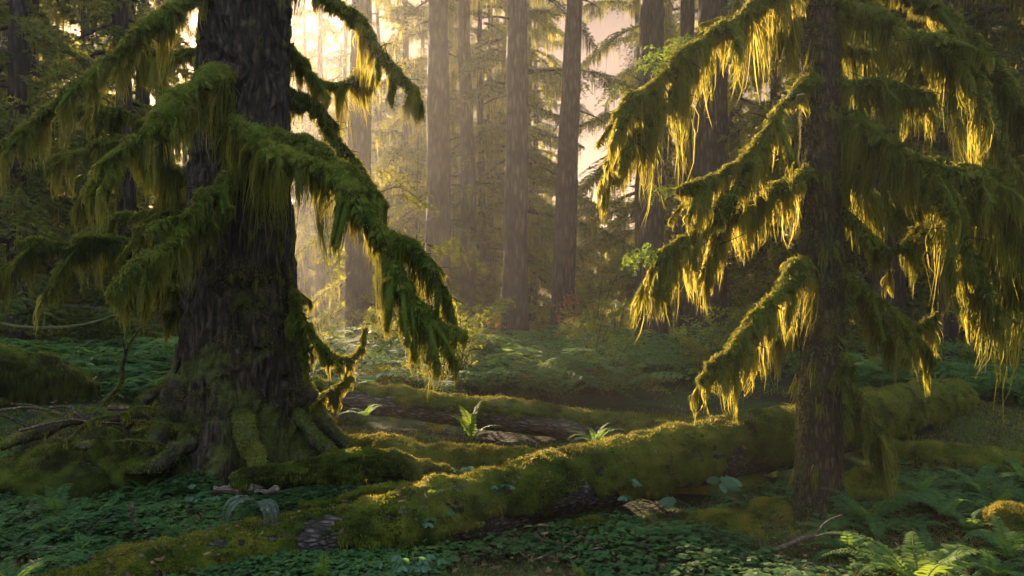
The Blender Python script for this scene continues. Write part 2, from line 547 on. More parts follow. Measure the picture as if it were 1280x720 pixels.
def mossy_branch(parent, pts, r0, r1, L, prof=None, ntw=4, ltw=.35, dens=1000, seed=0, gap=.085, base=.5, fz=1.0, label=None, lumps=.026):
    """pts: (u, v, d) rows along the branch. A branch part with its moss as a sub-part."""
    o0 = np.array(parent.location)
    raw = np.array([P(*p) for p in pts]) - o0
    n = max(14, int(np.linalg.norm(np.diff(raw, axis=0), axis=1).sum() / .035))
    c = spline(raw, n)
    c = c + np.stack([fbm(c * 3 + k * 9, 2, seed + k) for k in range(3)], 1) * .030 * np.linspace(.2, 1, n)[:, None] + np.stack([fbm(c * 8 + k * 7, 2, seed + k) for k in range(3)], 1) * .010
    r = np.interp(np.linspace(0, 1, n), (0, .4, .85, 1), (r0, r0 * .45 + r1 * .55, r1 * .8, r1 * .3)) * .76 * (1 + .5 * fbm(np.stack((np.arange(n) * .22 + seed, np.zeros(n), np.zeros(n)), -1), 2, seed))
    wb, mb = Buf(), Buf()
    add_tube(wb, c, r * .6, 8)
    g, q, cc = tube(c, r * (1 + .25 * fbm(c * 9, 2, seed)), 12, rough=lumps, freq=9, seed=seed)
    mb.add(g.reshape(-1, 3), q, np.clip(.42 + fbm(g.reshape(-1, 3) * 6, 2, 3) * .3, 0, 1), 0)
    length = np.linalg.norm(np.diff(c, axis=0), axis=1).sum()
    fuzz(mb, g, c, int(3300 * length * fz * (.6 + r0 * 8)), .019, .0075, droop=.7, base=.50)
    drape(mb, c, r, L, dens, prof=prof, mat=1, gap=gap, base=base)
    # shaggy tufts all over the bough
    kk = int(330 * length * (.5 + r0 * 7))
    tp, tn = on_tube(g, c, kk)
    kk = len(tp)
    per = 15
    tl = RNG.uniform(.015, .065, kk) * (1.25 - .75 * np.clip(tn[:, 2], 0, 1))
    td = norm(tn * RNG.uniform(.35, 1.0, (kk, 1)) + (0, 0, -.75) + RNG.normal(size=(kk, 3)) * .3) * tl[:, None]
    j = np.repeat(np.arange(kk), per)
    spread = RNG.normal(size=(kk * per, 3)) * .011
    strands(mb, tp[j] + spread, td[j] * RNG.uniform(.4, 1.1, (kk * per, 1)) - spread * .6, .0075, 2, bend=RNG.normal(size=(kk * per, 3)) * .004,
            tint=np.clip((.60 + RNG.normal(size=kk) * .24)[j] + RNG.normal(size=kk * per) * .08, 0, 1), mat=0)
    for tc, tr in twigs_of(c, r, ntw + 4, ltw, seed + 5):
        add_tube(wb, tc, tr * .5, 6)
        g2, q2, _ = tube(tc, tr, 8, rough=.008, freq=14, seed=seed)
        mb.add(g2.reshape(-1, 3), q2, .45, 0)
        fuzz(mb, g2, tc, int(2000 * ltw), .02, .005, base=.5)
        drape(mb, tc, tr, min(L * .75, .40), dens * .8, mat=1, gap=gap * .8, base=base)
    rs2 = np.random.default_rng(seed + 99)
    for _ in range(9 + 3 * ntw):                      # bare twigs poking out of the moss
        i = int(rs2.uniform(.15, .98) * (n - 1))
        d = norm(rs2.normal(size=3) * (1, 1, .7) + (0, 0, -.25))
        l = rs2.uniform(.06, .24)
        e = c[i] + d * (l + r[i])
        add_tube(wb, spline((c[i], c[i] + d * (r[i] + l * .5) + rs2.normal(size=3) * .012, e + (0, 0, -.15 * l)), 6), np.linspace(.0045, .0012, 6), 4, cap=False)
    br = link('branch', wb.mesh('branch', M['root_bark']), parent)
    if label: br['label'] = label
    link('hanging_moss', mb.mesh('hanging_moss', [M['moss'], M['moss_hang']]), br)
    return br, c + o0


# ------------------------------------------------------------------ fern parts
def frond_mesh(name, mat, L=.7, npin=26, pw=.11, up=55, down=-35, seed=0, curl=0.0, wf=.22):
    rs = np.random.default_rng(seed)
    n = 22
    t = np.linspace(0, 1, n)
    ang = np.radians(up + (down - up) * t ** 1.15)
    dx = np.cos(ang) * L / n
    dz = np.sin(ang) * L / n
    c = np.stack((np.cumsum(dx) - dx[0], curl * t ** 2 * L, np.cumsum(dz) - dz[0]), 1)
    b = Buf()
    add_tube(b, c, np.linspace(.0045, .0012, n) * (L / .7) ** .5, 4, tint=.35)
    tp = np.repeat(np.linspace(.1, .99, npin), 2)
    sg = np.tile((1., -1.), npin)
    root = np.stack([np.interp(tp, t, c[:, k]) for k in range(3)], 1)
    tang = norm(np.stack([np.interp(np.minimum(tp + .03, 1), t, c[:, k]) - np.interp(tp - .03, t, c[:, k]) for k in range(3)], 1))
    side = np.tile((0, 1., 0), (len(tp), 1)) * sg[:, None]
    ln = pw * L / .7 * np.interp(tp, (0, .12, .35, .7, 1), (.35, .75, 1, .62, .08)) * rs.uniform(.85, 1.1, len(tp))
    d = norm(side + tang * (.25 + .35 * tp[:, None]) + np.array((0, 0, -.12)) + rs.normal(size=(len(tp), 3)) * .07)
    nrm = norm(np.cross(tang, side * 1.0))
    wd = norm(np.cross(d, nrm) + rs.normal(size=(len(tp), 3)) * .15)
    strands(b, root, d * ln[:, None], ln * wf + .004, 3, bend=nrm * 0 + np.array((0, 0, .06)) * ln[:, None], side=wd, leaf=True,
            tint=np.clip(.5 + rs.normal(size=len(tp)) * .12, 0, 1))
    return b.mesh(name, mat)


FR = [frond_mesh('frond', M['fern'], .75, 27, .105, 62, -42, 1, .05),
      frond_mesh('frond', M['fern'], .70, 25, .10, 48, -30, 2, -.08),
      frond_mesh('frond', M['fern'], .62, 24, .09, 75, -15, 3, .1),
      frond_mesh('frond', M['fern'], .80, 29, .11, 40, -50, 4, -.03)]
FR_PALE = [frond_mesh('frond', M['fern_pale'], .55, 30, .085, 60, -150, 7, .06, .2), frond_mesh('frond', M['fern_pale'], .6, 32, .08, 50, -130, 8, -.10, .2)]
FR_BROWN = [frond_mesh('frond', M['fern_brown'], .45, 20, .09, 30, -60, 9, .02)]
FR_SUN = [frond_mesh('frond', M['bright_leaf'], .78, 32, .10, 66, -28, 14, .05), frond_mesh('frond', M['bright_leaf'], .7, 30, .095, 76, -12, 15, -.05)]  # young yellow-green leaf, brightened in colour to stand for sunlight on it
FR_LADY = [frond_mesh('frond', M['bright_leaf'], .6, 24, .12, 80, 20, 12, .06, .24), frond_mesh('frond', M['bright_leaf'], .55, 22, .115, 62, -10, 13, -.08, .24)]


def fern(pos, label, n=9, s=.8, seed=0, group=None, fr=None, az=None, cat='fern', tilt=.0, rs_s=(.75, 1.1)):
    rs = random.Random(seed)
    t = thing('sword_fern' if fr is None else 'fern', label, cat, pos, rs.uniform(0, 6.28) if az is None else 0, group, s)
    for k in range(n):
        f = link('frond', rs.choice(fr or FR), t)
        a = 2 * PI * k / n + rs.uniform(-.3, .3) if az is None else (az[k] if k < len(az) else rs.uniform(0, 6.28))
        f.rotation_euler = (rs.uniform(-.15, .15), rs.uniform(-.28, .18) + tilt, a)
        f.scale = (rs.uniform(*rs_s),) * 3
    return t


def fern_bush_mesh(seed):
    """A whole far fern as one mesh: fronds merged, simple pinnae."""
    rs = np.random.default_rng(seed)
    b = Buf()
    for k in range(11):
        az = k * 2 * PI / 11 + rs.uniform(-.3, .3)
        L = rs.uniform(.65, 1.05)
        n = 10
        t = np.linspace(0, 1, n)
        up = rs.uniform(45, 80)
        ang = np.radians(up + (-45 - up) * t)
        rad = np.cumsum(np.cos(ang)) * L / n
        c = np.stack((rad * math.cos(az), rad * math.sin(az), np.cumsum(np.sin(ang)) * L / n), 1)
        tp = np.repeat(np.linspace(.08, .98, 18), 2)
        sg = np.tile((1., -1.), 18)
        root = np.stack([np.interp(tp, t, c[:, j]) for j in range(3)], 1)
        sd = np.array((-math.sin(az), math.cos(az), 0))[None] * sg[:, None]
        fw = np.array((math.cos(az), math.sin(az), -.4))[None]
        ln = .14 * L * np.interp(tp, (0, .3, 1), (.5, 1, .1))
        d = norm(sd + fw * .45 + rs.normal(size=(36, 3)) * .1)
        strands(b, root, d * ln[:, None], ln * .28 + .006, 2, side=norm(np.cross(d, (0, 0, 1.)) + rs.normal(size=(36, 3)) * .2), leaf=True,
                tint=np.clip(.5 + rs.normal() * .12 + rs.normal(size=36) * .08, 0, 1))
        strands(b, c[:-1], np.diff(c, axis=0), .008, 1, tint=.3)
    return b.mesh('sword_fern', M['fern'])


# ------------------------------------------------------------------ BIG SPRUCE (left)
TREE_D = 6.5
spruce = thing('mossy_spruce', 'massive old spruce with dark furrowed bark, flared base and moss-laden boughs', 'tree',
               tuple(P(303, 360, TREE_D)[:2]) + (float(gh(-2.2, 6.5)) - .04,))


def big_trunk():
    n, seg = 420, 220
    z = np.concatenate((np.linspace(-.15, 4.6, 330), np.linspace(4.62, 16, 90)))
    r = np.interp(z, (-.15, 0, .15, .35, .7, 1.2, 2, 3, 4.2, 16), (.60, .585, .55, .515, .475, .445, .40, .355, .335, .18))
    cx = np.interp(z, (0, 1, 2, 4, 16), (.0, -.005, -.02, .03, .25))
    c = np.stack((cx, cx * .2, z), 1)

    def prof(rr, th, idx):
        zz = z[idx][:, None]
        A = .30 * np.exp(-np.clip(zz + .1, 0, 9) / .34)
        lob = np.cos(3 * th[None] + .5) * .5 + np.cos(5 * th[None] + 1.3) * .45 + .25 * np.cos(8 * th[None])
        flute = .03 * np.cos(4 * th[None] + zz * .5) * np.exp(-np.clip(zz, 0, 9) / 2)
        return rr * (1 + A * lob + flute)
    g, q, _ = tube(c, r, seg, prof=prof)
    d = norm(g - c[:, None])
    w = np.stack((g[..., 0] * 10, g[..., 1] * 10, g[..., 2] * 1.5), -1)
    rid = 1 - np.abs(fbm(w + fbm(g * 3, 2, 4)[..., None] * 1.2, 3, 21))
    plate = fbm(np.stack((g[..., 0] * 16, g[..., 1] * 16, g[..., 2] * 7), -1), 3, 31)
    g = g + d * ((rid - .6) * .050 + plate * .014)[..., None]
    b = Buf()
    b.add(g.reshape(-1, 3), q)
    tr = link('trunk', b.mesh('trunk', M['bark']), spruce)
    mb = Buf()

    def msk(p, nn):
        s = fbm(p * 2.0, 3, 9) + np.clip(.95 - p[:, 2] * .75, -.55, 1) + np.clip(-nn[:, 0] - .45, 0, 1) * .6
        return (s > .32) & (p[:, 2] < 5)
    fuzz(mb, g[:330], c[:330], 130000, .022, .0065, mask=msk, droop=.7, base=.42)
    # thin hanging tufts caught on the bark
    pp, nn = on_tube(g[90:300], c[90:300], 420)
    k = fbm(pp * 1.5, 2, 77) > -.1
    pp, nn = pp[k], nn[k]
    for p0, n0 in zip(pp[:40], nn[:40]):
        m = 18
        o = RNG.normal(size=(m, 3)) * (.012, .012, .012)
        ln = RNG.uniform(.04, .17) * RNG.uniform(.4, 1, m)
        dsp = np.stack((n0[0] * .02 - o[:, 0] * .6, n0[1] * .02 - o[:, 1] * .6, -ln), 1)
        strands(mb, p0 + n0 * .01 + o, dsp, .008, 3, bend=RNG.normal(size=(m, 3)) * .008, tint=RNG.uniform(.3, .7), mat=1)
    link('moss', mb.mesh('moss', [M['moss'], M['moss_hang']]), tr)


big_trunk()


def root_part(parent, pts, r0, r1, seed=0, moss=1.0, on_ground=True):
    o0 = np.array(parent.location)
    raw = np.array([P(*p) for p in pts]) - o0
    n = max(16, int(np.linalg.norm(np.diff(raw, axis=0), axis=1).sum() / .03))
    c = spline(raw, n)
    c = c + np.stack([fbm(c * 3.5 + k * 5, 2, seed + k) for k in range(3)], 1) * .03
    r = np.linspace(r0, r1, n)
    b = Buf()
    g = add_tube(b, c, r, 14, rough=.03, freq=8, seed=seed)
    rt = link('root', b.mesh('root', M['root_bark']), parent)
    mb = Buf()
    A = np.linalg.norm(np.diff(c, axis=0), axis=1).sum() * r.mean() * 6.28
    fuzz(mb, g, c, int(26000 * A * moss), .026, .007, lo=-.3, mask=lambda p, nn: fbm(p * 4, 2, seed) + nn[:, 2] > .05, base=.5)
    if moss > .4:
        drape(mb, c, r * .8, .12, 300, mat=1)
    link('moss', mb.mesh('moss', [M['moss'], M['moss_hang']]), rt)


for k, (pts, r0, r1, ms) in enumerate([
        (((297, 480, 6.28), (304, 530, 6.02), (318, 575, 5.80), (332, 612, 5.62)), .09, .07, 1.2),
        (((362, 510, 6.4), (398, 550, 6.15), (425, 577, 6.0), (450, 600, 5.9)), .07, .025, .7),
        (((375, 480, 6.4), (410, 535, 6.4), (440, 560, 6.4), (470, 570, 6.4)), .10, .02, .6),
        (((232, 470, 6.2), (205, 530, 6.1), (180, 565, 6.0), (140, 580, 5.95)), .13, .04, .7),
        (((228, 430, 6.4), (212, 475, 6.2), (180, 497, 6.1), (166, 520, 6.05), (160, 560, 6.0)), .035, .03, 1.0),
        (((235, 500, 6.2), (190, 520, 6.3), (130, 522, 6.2), (60, 535, 6.1), (0, 560, 6.0)), .08, .04, .5),
        (((250, 540, 6.1), (200, 580, 5.9), (150, 590, 5.8)), .09, .03, .6),
        (((225, 520, 6.5), (170, 545, 6.5), (90, 560, 6.4), (20, 545, 6.3)), .06, .03, .6)]):
    root_part(spruce, pts, r0, r1, 40 + k, ms)

B = [  # points, r0, r1, moss length, profile, twigs, twig length
    (((262, -12, 6.2), (215, 15, 6.0), (160, 52, 5.8), (108, 95, 5.7), (55, 148, 5.6), (0, 182, 5.5), (-60, 215, 5.4)), .10, .045, .42, (1, 1, 1, .8, .9, .7), 5, .30, .9),
    (((262, 60, 6.5), (220, 68, 6.6), (175, 62, 6.7), (135, 75, 6.8)), .07, .03, .55, None, 4, .35, .8),
    (((284, 92, 6.1), (258, 100, 5.85), (222, 128, 5.6), (192, 160, 5.45), (158, 188, 5.35), (126, 215, 5.25), (118, 245, 5.2)), .105, .05, .62, (1, 1, .9, 1, .8, .6), 5, .28, .55),
    (((288, 215, 6.05), (270, 238, 5.8), (254, 240, 5.65), (248, 262, 5.6), (205, 282, 5.5), (170, 292, 5.45)), .06, .04, .34, None, 2, .25, .55),
    (((274, 268, 6.0), (250, 276, 5.7), (218, 300, 5.45), (188, 322, 5.3), (158, 350, 5.2), (140, 375, 5.15)), .085, .04, .50, (1.2, 1, 1, .9, .5), 3, .25, .6),
    (((290, 150, 6.15), (318, 172, 5.85), (352, 196, 5.65), (392, 206, 5.55), (430, 226, 5.45), (452, 262, 5.35), (480, 310, 5.28), (502, 350, 5.22), (528, 385, 5.15), (560, 405, 5.1), (584, 412, 5.05)), .125, .05, .74, (.8, 1.2, 1.2, 1.05, .9, .62, .25), 12, .36, .52),
    (((345, 168, 6.25), (385, 182, 6.0), (425, 208, 5.85), (455, 232, 5.8), (480, 262, 5.75)), .10, .06, .75, None, 3, .3, .5),
    (((468, 290, 5.35), (500, 302, 5.3), (530, 320, 5.25), (548, 350, 5.2), (565, 372, 5.2)), .06, .03, .45, (1, 1, .8, .4), 3, .25, .6),
    (((350, 45, 6.6), (380, 82, 6.7), (408, 106, 6.8), (436, 100, 6.9), (455, 82, 6.9)), .06, .03, .5, None, 3, .3, .75),
    (((358, -40, 6.2), (405, -5, 6.0), (448, 28, 5.9), (475, 65, 5.85), (498, 95, 5.8), (520, 112, 5.75)), .09, .035, .36, (1, 1, 1, .9, .5), 4, .3, .75),
    (((350, 115, 6.7), (392, 132, 6.7), (410, 165, 6.7), (445, 205, 6.7), (462, 235, 6.7)), .075, .045, .4, None, 3, .3, .6),
    (((250, 330, 6.5), (190, 318, 6.4), (130, 300, 6.3), (75, 312, 6.2), (25, 300, 6.1)), .07, .03, .6, None, 7, .45, .3),
    (((255, 215, 6.6), (205, 205, 6.7), (150, 172, 6.8), (100, 190, 6.9), (60, 200, 7)), .06, .025, .55, None, 5, .35, .4),
    (((250, 260, 6.7), (200, 262, 6.8), (150, 270, 6.9), (100, 300, 7), (70, 340, 7)), .065, .03, .6, None, 5, .4, .35),
    (((258, 130, 6.6), (215, 150, 6.7), (170, 150, 6.8), (120, 130, 6.9), (80, 145, 7.0)), .06, .025, .5, None, 5, .35, .45),
    (((245, 395, 6.5), (215, 360, 6.3), (190, 345, 6.2), (175, 360, 6.2)), .04, .02, .5, None, 3, .25, .35),
    (((356, 355, 6.4), (372, 378, 6.3), (380, 420, 6.25), (384, 480, 6.2)), .04, .02, .2, None, 0, .2, .5),
    (((384, 405, 6.2), (400, 432, 6.15), (425, 447, 6.1), (448, 440, 6.05), (458, 410, 6.0)), .02, .012, .16, None, 1, .15, .6),
    (((440, 470, 6.1), (425, 482, 6.1), (405, 492, 6.15), (388, 515, 6.2)), .016, .012, .2, None, 0, .15, .7),
]
tips = []
for k, (pts, r0, r1, L, pf, nt_, lt, bs) in enumerate(B):
    if k not in (7, 17, 18):
        pts = ((303, pts[0][1] - 12, TREE_D - .12),) + pts          # rooted inside the trunk
    tips.append(mossy_branch(spruce, pts, r0 * .9, r1 * .9, L * 1.15, pf, nt_, lt, 1100, 100 + k * 13, base=bs))

# ------------------------------------------------------------------ SLIM TREE (right)
RD = 5.45
slim = thing('mossy_hemlock', 'slim straight tree with reddish brown bark and drooping boughs of golden hanging moss', 'tree',
             (float(P(1024, 0, RD)[0]), RD, float(gh(P(1024, 0, RD)[0], RD)) - .04))


def slim_trunk():
    z = np.concatenate((np.linspace(-.1, 4.4, 330), np.linspace(4.45, 13, 80)))
    r = np.interp(z, (-.1, 0, .12, .35, .8, 1.6, 3, 4.4, 13), (.20, .185, .168, .152, .143, .138, .128, .118, .06))
    c = np.stack((np.interp(z, (0, 1, 2, 4, 13), (0, .01, .012, .0, .1)), z * 0, z), 1)

    def prof(rr, th, idx):
        zz = z[idx][:, None]
        return rr * (1 + .30 * np.exp(-np.clip(zz + .05, 0, 9) / .16) * (np.cos(4 * th[None] + .8) * .6 + .4 * np.cos(7 * th[None])))
    g, q, _ = tube(c, r, 90, prof=prof)
    d = norm(g - c[:, None])
    w = np.stack((g[..., 0] * 22, g[..., 1] * 22, g[..., 2] * 5), -1)
    g = g + d * ((.5 - np.abs(fbm(w, 3, 51))) * .012 + fbm(g * 7, 3, 52) * .009)[..., None]
    b = Buf()
    b.add(g.reshape(-1, 3), q)
    tr = link('trunk', b.mesh('trunk', M['bark_slim']), slim)
    mb = Buf()
    fuzz(mb, g[:330], c[:330], 42000, .017, .0055, mask=lambda p, n: (fbm(p * (3, 3, 1.6), 3, 19) + np.clip(-n[:, 0], 0, 1) * .4 > .12), droop=.7, base=.5)
    pp, nn = on_tube(g[20:300], c[20:300], 40)
    for p0, n0 in zip(pp, nn):
        m = 30
        o = RNG.normal(size=(m, 3)) * (.015, .015, .03)
        ln = RNG.uniform(.04, .16) * RNG.uniform(.4, 1, m)
        strands(mb, p0 + o, np.stack((n0[0] * .04 + 0 * ln, n0[1] * .04 + 0 * ln, -ln), 1), .007, 3, bend=RNG.normal(size=(m, 3)) * .008, tint=RNG.uniform(.4, .8), mat=1)
    link('moss', mb.mesh('moss', [M['moss'], M['moss_hang']]), tr)


slim_trunk()
R = [
    (((1008, -40, 5.4), (950, 2, 5.2), (905, 32, 5.05), (868, 62, 4.95), (830, 98, 4.85), (795, 125, 4.8), (770, 148, 4.75)), .085, .04, .60, (.6, .9, .9, 1, 1, .9, .6), 8, .34, .6),
    (((868, 62, 4.95), (835, 120, 4.9), (800, 160, 4.85), (768, 188, 4.8), (757, 215, 4.8)), .06, .03, .42, (1, 1, 1, .8), 5, .25, .7),
    (((1003, 112, 5.35), (972, 140, 5.2), (945, 185, 5.1), (918, 208, 5.0), (880, 228, 4.95), (843, 236, 4.9)), .06, .028, .36, (1, 1, 1, .9, .6), 6, .3, .6),
    (((945, 190, 5.1), (918, 240, 5.0), (885, 280, 4.95), (845, 300, 4.9), (815, 330, 4.85)), .05, .025, .38, (1, 1, .9, .5), 7, .3, .65),
    (((1002, 225, 5.35), (968, 240, 5.2), (935, 262, 5.15), (905, 285, 5.1), (890, 330, 5.1)), .055, .03, .42, (1, 1, 1, .6), 5, .3, .55),
    (((998, 335, 5.35), (978, 362, 5.2), (952, 392, 5.1), (925, 425, 5.05), (895, 452, 5.0), (870, 475, 4.98)), .07, .035, .36, (1, 1, 1.0, .9, .5), 6, .26, .65),
    (((1000, 20, 5.6), (965, 30, 5.8), (930, 25, 6.0), (890, 30, 6.1)), .05, .025, .5, None, 5, .35, .5),
    (((1000, 170, 5.7), (970, 200, 5.9), (945, 230, 6.0), (930, 270, 6.1)), .045, .02, .45, None, 4, .3, .5),
    (((1046, 4, 5.4), (1098, 20, 5.3), (1145, 45, 5.2), (1185, 62, 5.15), (1212, 92, 5.1), (1222, 140, 5.1)), .085, .06, .60, (.7, 1, 1, 1, .9, .5), 5, .3, .45),
    (((1046, 108, 5.4), (1085, 104, 5.3), (1125, 110, 5.2), (1168, 122, 5.15)), .055, .035, .55, (.5, 1, 1, .8), 3, .25, .45),
    (((1050, 140, 5.4), (1090, 162, 5.2), (1130, 190, 5.1), (1175, 208, 5.05), (1225, 222, 5.0), (1275, 262, 4.95), (1310, 300, 4.9)), .065, .035, .55, (.6, 1, 1, 1, 1, .8), 6, .35, .45),
    (((1158, 205, 5.1), (1180, 260, 5.0), (1200, 300, 4.95), (1222, 335, 4.95), (1232, 390, 4.95)), .05, .03, .4, None, 5, .3, .45),
    (((1047, 262, 5.4), (1075, 278, 5.3), (1100, 308, 5.2), (1125, 312, 5.2), (1150, 280, 5.2)), .055, .035, .36, None, 3, .25, .4),
    (((1047, 340, 5.4), (1080, 362, 5.25), (1110, 392, 5.15), (1140, 412, 5.1), (1175, 395, 5.1)), .06, .035, .36, None, 4, .3, .45),
    (((1046, 430, 5.4), (1062, 468, 5.25), (1082, 505, 5.15), (1100, 545, 5.1), (1112, 580, 5.1)), .06, .03, .34, (.5, 1, 1, .9), 3, .25, .5),
    (((1045, -60, 5.6), (1110, -20, 5.5), (1170, 10, 5.4), (1215, 48, 5.3), (1245, 85, 5.25), (1285, 135, 5.2), (1330, 170, 5.2)), .10, .06, .5, None, 5, .35, .3),
    (((1050, 60, 5.7), (1110, 70, 6.0), (1170, 95, 6.2), (1230, 150, 6.3), (1270, 210, 6.3)), .06, .03, .6, None, 6, .4, .35),
    (((1230, 215, 5.3), (1250, 270, 5.4), (1262, 330, 5.5), (1285, 380, 5.5)), .05, .03, .7, None, 6, .4, .3),
    (((1047, 200, 5.6), (1090, 240, 5.9), (1130, 250, 6.1), (1180, 270, 6.3), (1230, 330, 6.4)), .05, .025, .55, None, 6, .4, .35),
    (((1000, 400, 5.5), (985, 420, 5.6), (960, 425, 5.7)), .03, .02, .3, None, 2, .2, .5),
]
NB = len(B)
for k, (pts, r0, r1, L, pf, nt_, lt, bs) in enumerate(R):
    if k not in (1, 3, 11):
        pts = ((1024, pts[0][1] - 14, RD),) + pts
    br, cw = mossy_branch(slim, pts, r0 * .88, r1 * .85, L * 1.35, pf, nt_, lt, 1000, 500 + k * 13, base=bs + .08)
    tips.append((br, cw))

# small green leaf sprays growing on the left boughs of the slim tree
def sprig_mesh(seed, mat, L=.3, nl=130, lf=.026, droop=.25):
    """A forked leafy twig: small leaves in two loose ranks along each twiglet."""
    rs_ = np.random.default_rng(seed)
    b = Buf()
    main = spline((np.zeros(3), (L * .5, 0, .03), (L, rs_.normal() * .04, -droop * L)), 12)
    add_tube(b, main, np.linspace(.004, .0012, 12), 4, tint=.2, cap=False)
    tw = [main]
    for k in range(7):
        i = rs_.integers(2, 11)
        d = norm(np.array((.7, rs_.choice((-1, 1)) * rs_.uniform(.5, 1), rs_.normal() * .3))) * L * rs_.uniform(.2, .5)
        c = spline((main[i], main[i] + d * .6, main[i] + d + (0, 0, -droop * .2)), 8)
        add_tube(b, c, np.linspace(.002, .0008, 8), 4, tint=.2, cap=False)
        tw.append(c)
    for c in tw:
        n = nl // len(tw) + 6
        t = rs_.uniform(.12, 1, n)
        q = np.stack([np.interp(t, np.linspace(0, 1, len(c)), c[:, j]) for j in range(3)], 1)
        ax = norm(c[-1] - c[0])
        sd = norm(np.cross(ax, (0, 0, 1.)))
        d = norm(sd * rs_.choice((-1, 1), n)[:, None] + ax * .7 + rs_.normal(size=(n, 3)) * .35) * (lf * rs_.uniform(.5, 1.25, n))[:, None]
        strands(b, q, d, lf * .42, 2, leaf=True, side=norm(np.cross(d, rs_.normal(size=(n, 3)) * .5 + (0, 0, 1.))), tint=np.clip(rs_.normal(.5, .2, n), 0, 1))
    return b.mesh('leaf_spray', M[mat])


SPR = sprig_mesh(31, 'bright_leaf')
SPR2 = sprig_mesh(32, 'needle', .38, 260, .022, .4)


def spray_on(br, parent, u, v, d, az, s, tilt=0):
    o = link('leaf_spray', SPR if parent is slim else SPR2, br)
    cw = next(c for b_, c in tips if b_ == br)
    uu, vv = 640 + F * cw[:, 0] / cw[:, 1], 360 - F * (cw[:, 2] - CAMZ) / cw[:, 1]
    o.location = cw[np.argmin((uu - u) ** 2 + (vv - v) ** 2)] - np.array(parent.location)
    o.rotation_euler = (random.choice((-1, 1)) * random.uniform(.2, .9), tilt, az)
    o.scale = (s,) * 3


for (u, v, az, s) in ((860, 60, 2.6, .8), (850, 72, 3.3, .7), (838, 85, 2.9, .7), (858, 48, 2.2, .7), (880, 40, 2.7, .6), (842, 100, 3.5, .6), (800, 120, 3.0, .6)):
    spray_on(tips[NB + 0][0], slim, u, v, 4.85, az, s, -.2)
for (u, v, az, s) in ((820, 305, 3.1, .85), (818, 308, 3.7, .7), (822, 300, 2.6, .6)):
    spray_on(tips[NB + 3][0], slim, u, v, 4.85, az, s, .1)
for (u, v, az, s) in ((843, 258, 3.2, .5), (846, 256, 3.6, .4)):
    spray_on(tips[NB + 2][0], slim, u, v, 4.9, az, s, .1)
for (bi, u, v, az, s_) in ((6, 470, 240, .1, 1.0), (6, 478, 250, -.3, .9), (7, 530, 315, .0, .9), (7, 520, 312, .5, .7), (8, 440, 100, .3, .8), (10, 455, 215, .2, .8), (0, 110, 92, 2.8, .9),
                           (0, 60, 140, 3.2, .9), (0, 20, 172, 3.4, .8), (12, 100, 190, 3.0, .9), (11, 75, 312, 3.2, 1.0), (14, 120, 130, 2.9, .9), (5, 575, 410, .2, .5)):
    spray_on(tips[bi][0], spruce, u, v, 5.5, az, s_, -.1)
spray_on(tips[NB + 13][0], slim, 1050, 372, 5.2, 3.4, .6, 0)
spray_on(tips[NB + 15][0], slim, 1232, 105, 5.15, 3.4, .6, 0)


# ------------------------------------------------------------------ fallen logs
def log(label, pts, radii, seed, fuzzn, moss_mask, drapeL=.1, name='fallen_log', lo=-.55, fl=.022, dprof=None, seg=64, rough=.05, group=None, wood='log_bark'):
    raw = np.array([P(*p) for p in pts])
    ctr = raw.mean(0)
    ctr[2] = raw[:, 2].min()
    t = thing(name, label, 'log', tuple(ctr), group=group)
    n = max(40, int(np.linalg.norm(np.diff(raw, axis=0), axis=1).sum() / .03))
    c = spline(raw - ctr, n)
    r = np.interp(np.linspace(0, 1, n), np.linspace(0, 1, len(radii)), radii)
    b = Buf()
    g = add_tube(b, c, r, seg, rough=rough, freq=4.5, seed=seed)
    link('log_wood', b.mesh('log_wood', M[wood]), t)
    mb = Buf()
    off = ctr[None]

    def mask(p, nn):
        return moss_mask(p + off, nn, fbm((p + off) * 3.0, 3, seed + 3))
    # cushions of moss: a second skin that stands off the bark where moss grows
    gg, qq, _ = tube(c, r, seg, rough=rough, freq=4.5, seed=seed)
    d = norm(gg - c[:, None])
    flat = gg.reshape(-1, 3)
    mv = fbm((flat + off) * 3.0, 3, seed + 3)
    on = moss_mask(flat + off, d.reshape(-1, 3), mv + .1)
    hgt = np.where(on, .008 + .018 * np.clip(fbm((flat + off) * 6, 3, seed + 9) + .3, 0, 1.4) + .015 * fbm((flat + off) * 19, 2, seed + 11), -.03)
    flat = flat + d.reshape(-1, 3) * hgt[:, None]
    keep = on[qq].any(1)
    mb.add(flat, qq[keep], np.clip(.45 + mv * .35, 0, 1), 0)
    g2 = flat.reshape(gg.shape)
    fuzz(mb, g2, c, fuzzn, fl, .0075, lo=lo, mask=mask, droop=.6, base=.5)
    if drapeL:
        # fringe hanging from the flanks
        pp, nn = on_tube(g2, c, 2600, -.75)
        k = (np.abs(nn[:, 2]) < .7) & mask(pp, nn)
        pp, nn = pp[k], nn[k]
        for p0, n0 in zip(pp[:420], nn[:420]):
            m = 22
            tg = norm(np.cross(n0, (0, 0, 1.)))
            o = RNG.uniform(-1, 1, m)
            ln = drapeL * RNG.uniform(.3, 1.5) * RNG.uniform(.4, 1, m) * (1 - np.abs(o) * .6)
            strands(mb, p0 + tg * (o * .035)[:, None], np.stack((n0[0] * .015 - tg[0] * o * .012, n0[1] * .015 - tg[1] * o * .012, -ln), 1),
                    .0065, 3, bend=RNG.normal(size=(m, 3)) * .006 + n0 * .01, tint=np.clip(RNG.normal(.42, .14) + RNG.normal(size=m) * .1, 0, 1), mat=0)
    link('moss', mb.mesh('moss', [M['log_moss'], M['moss_hang']]), t)
    return t, c + ctr, r


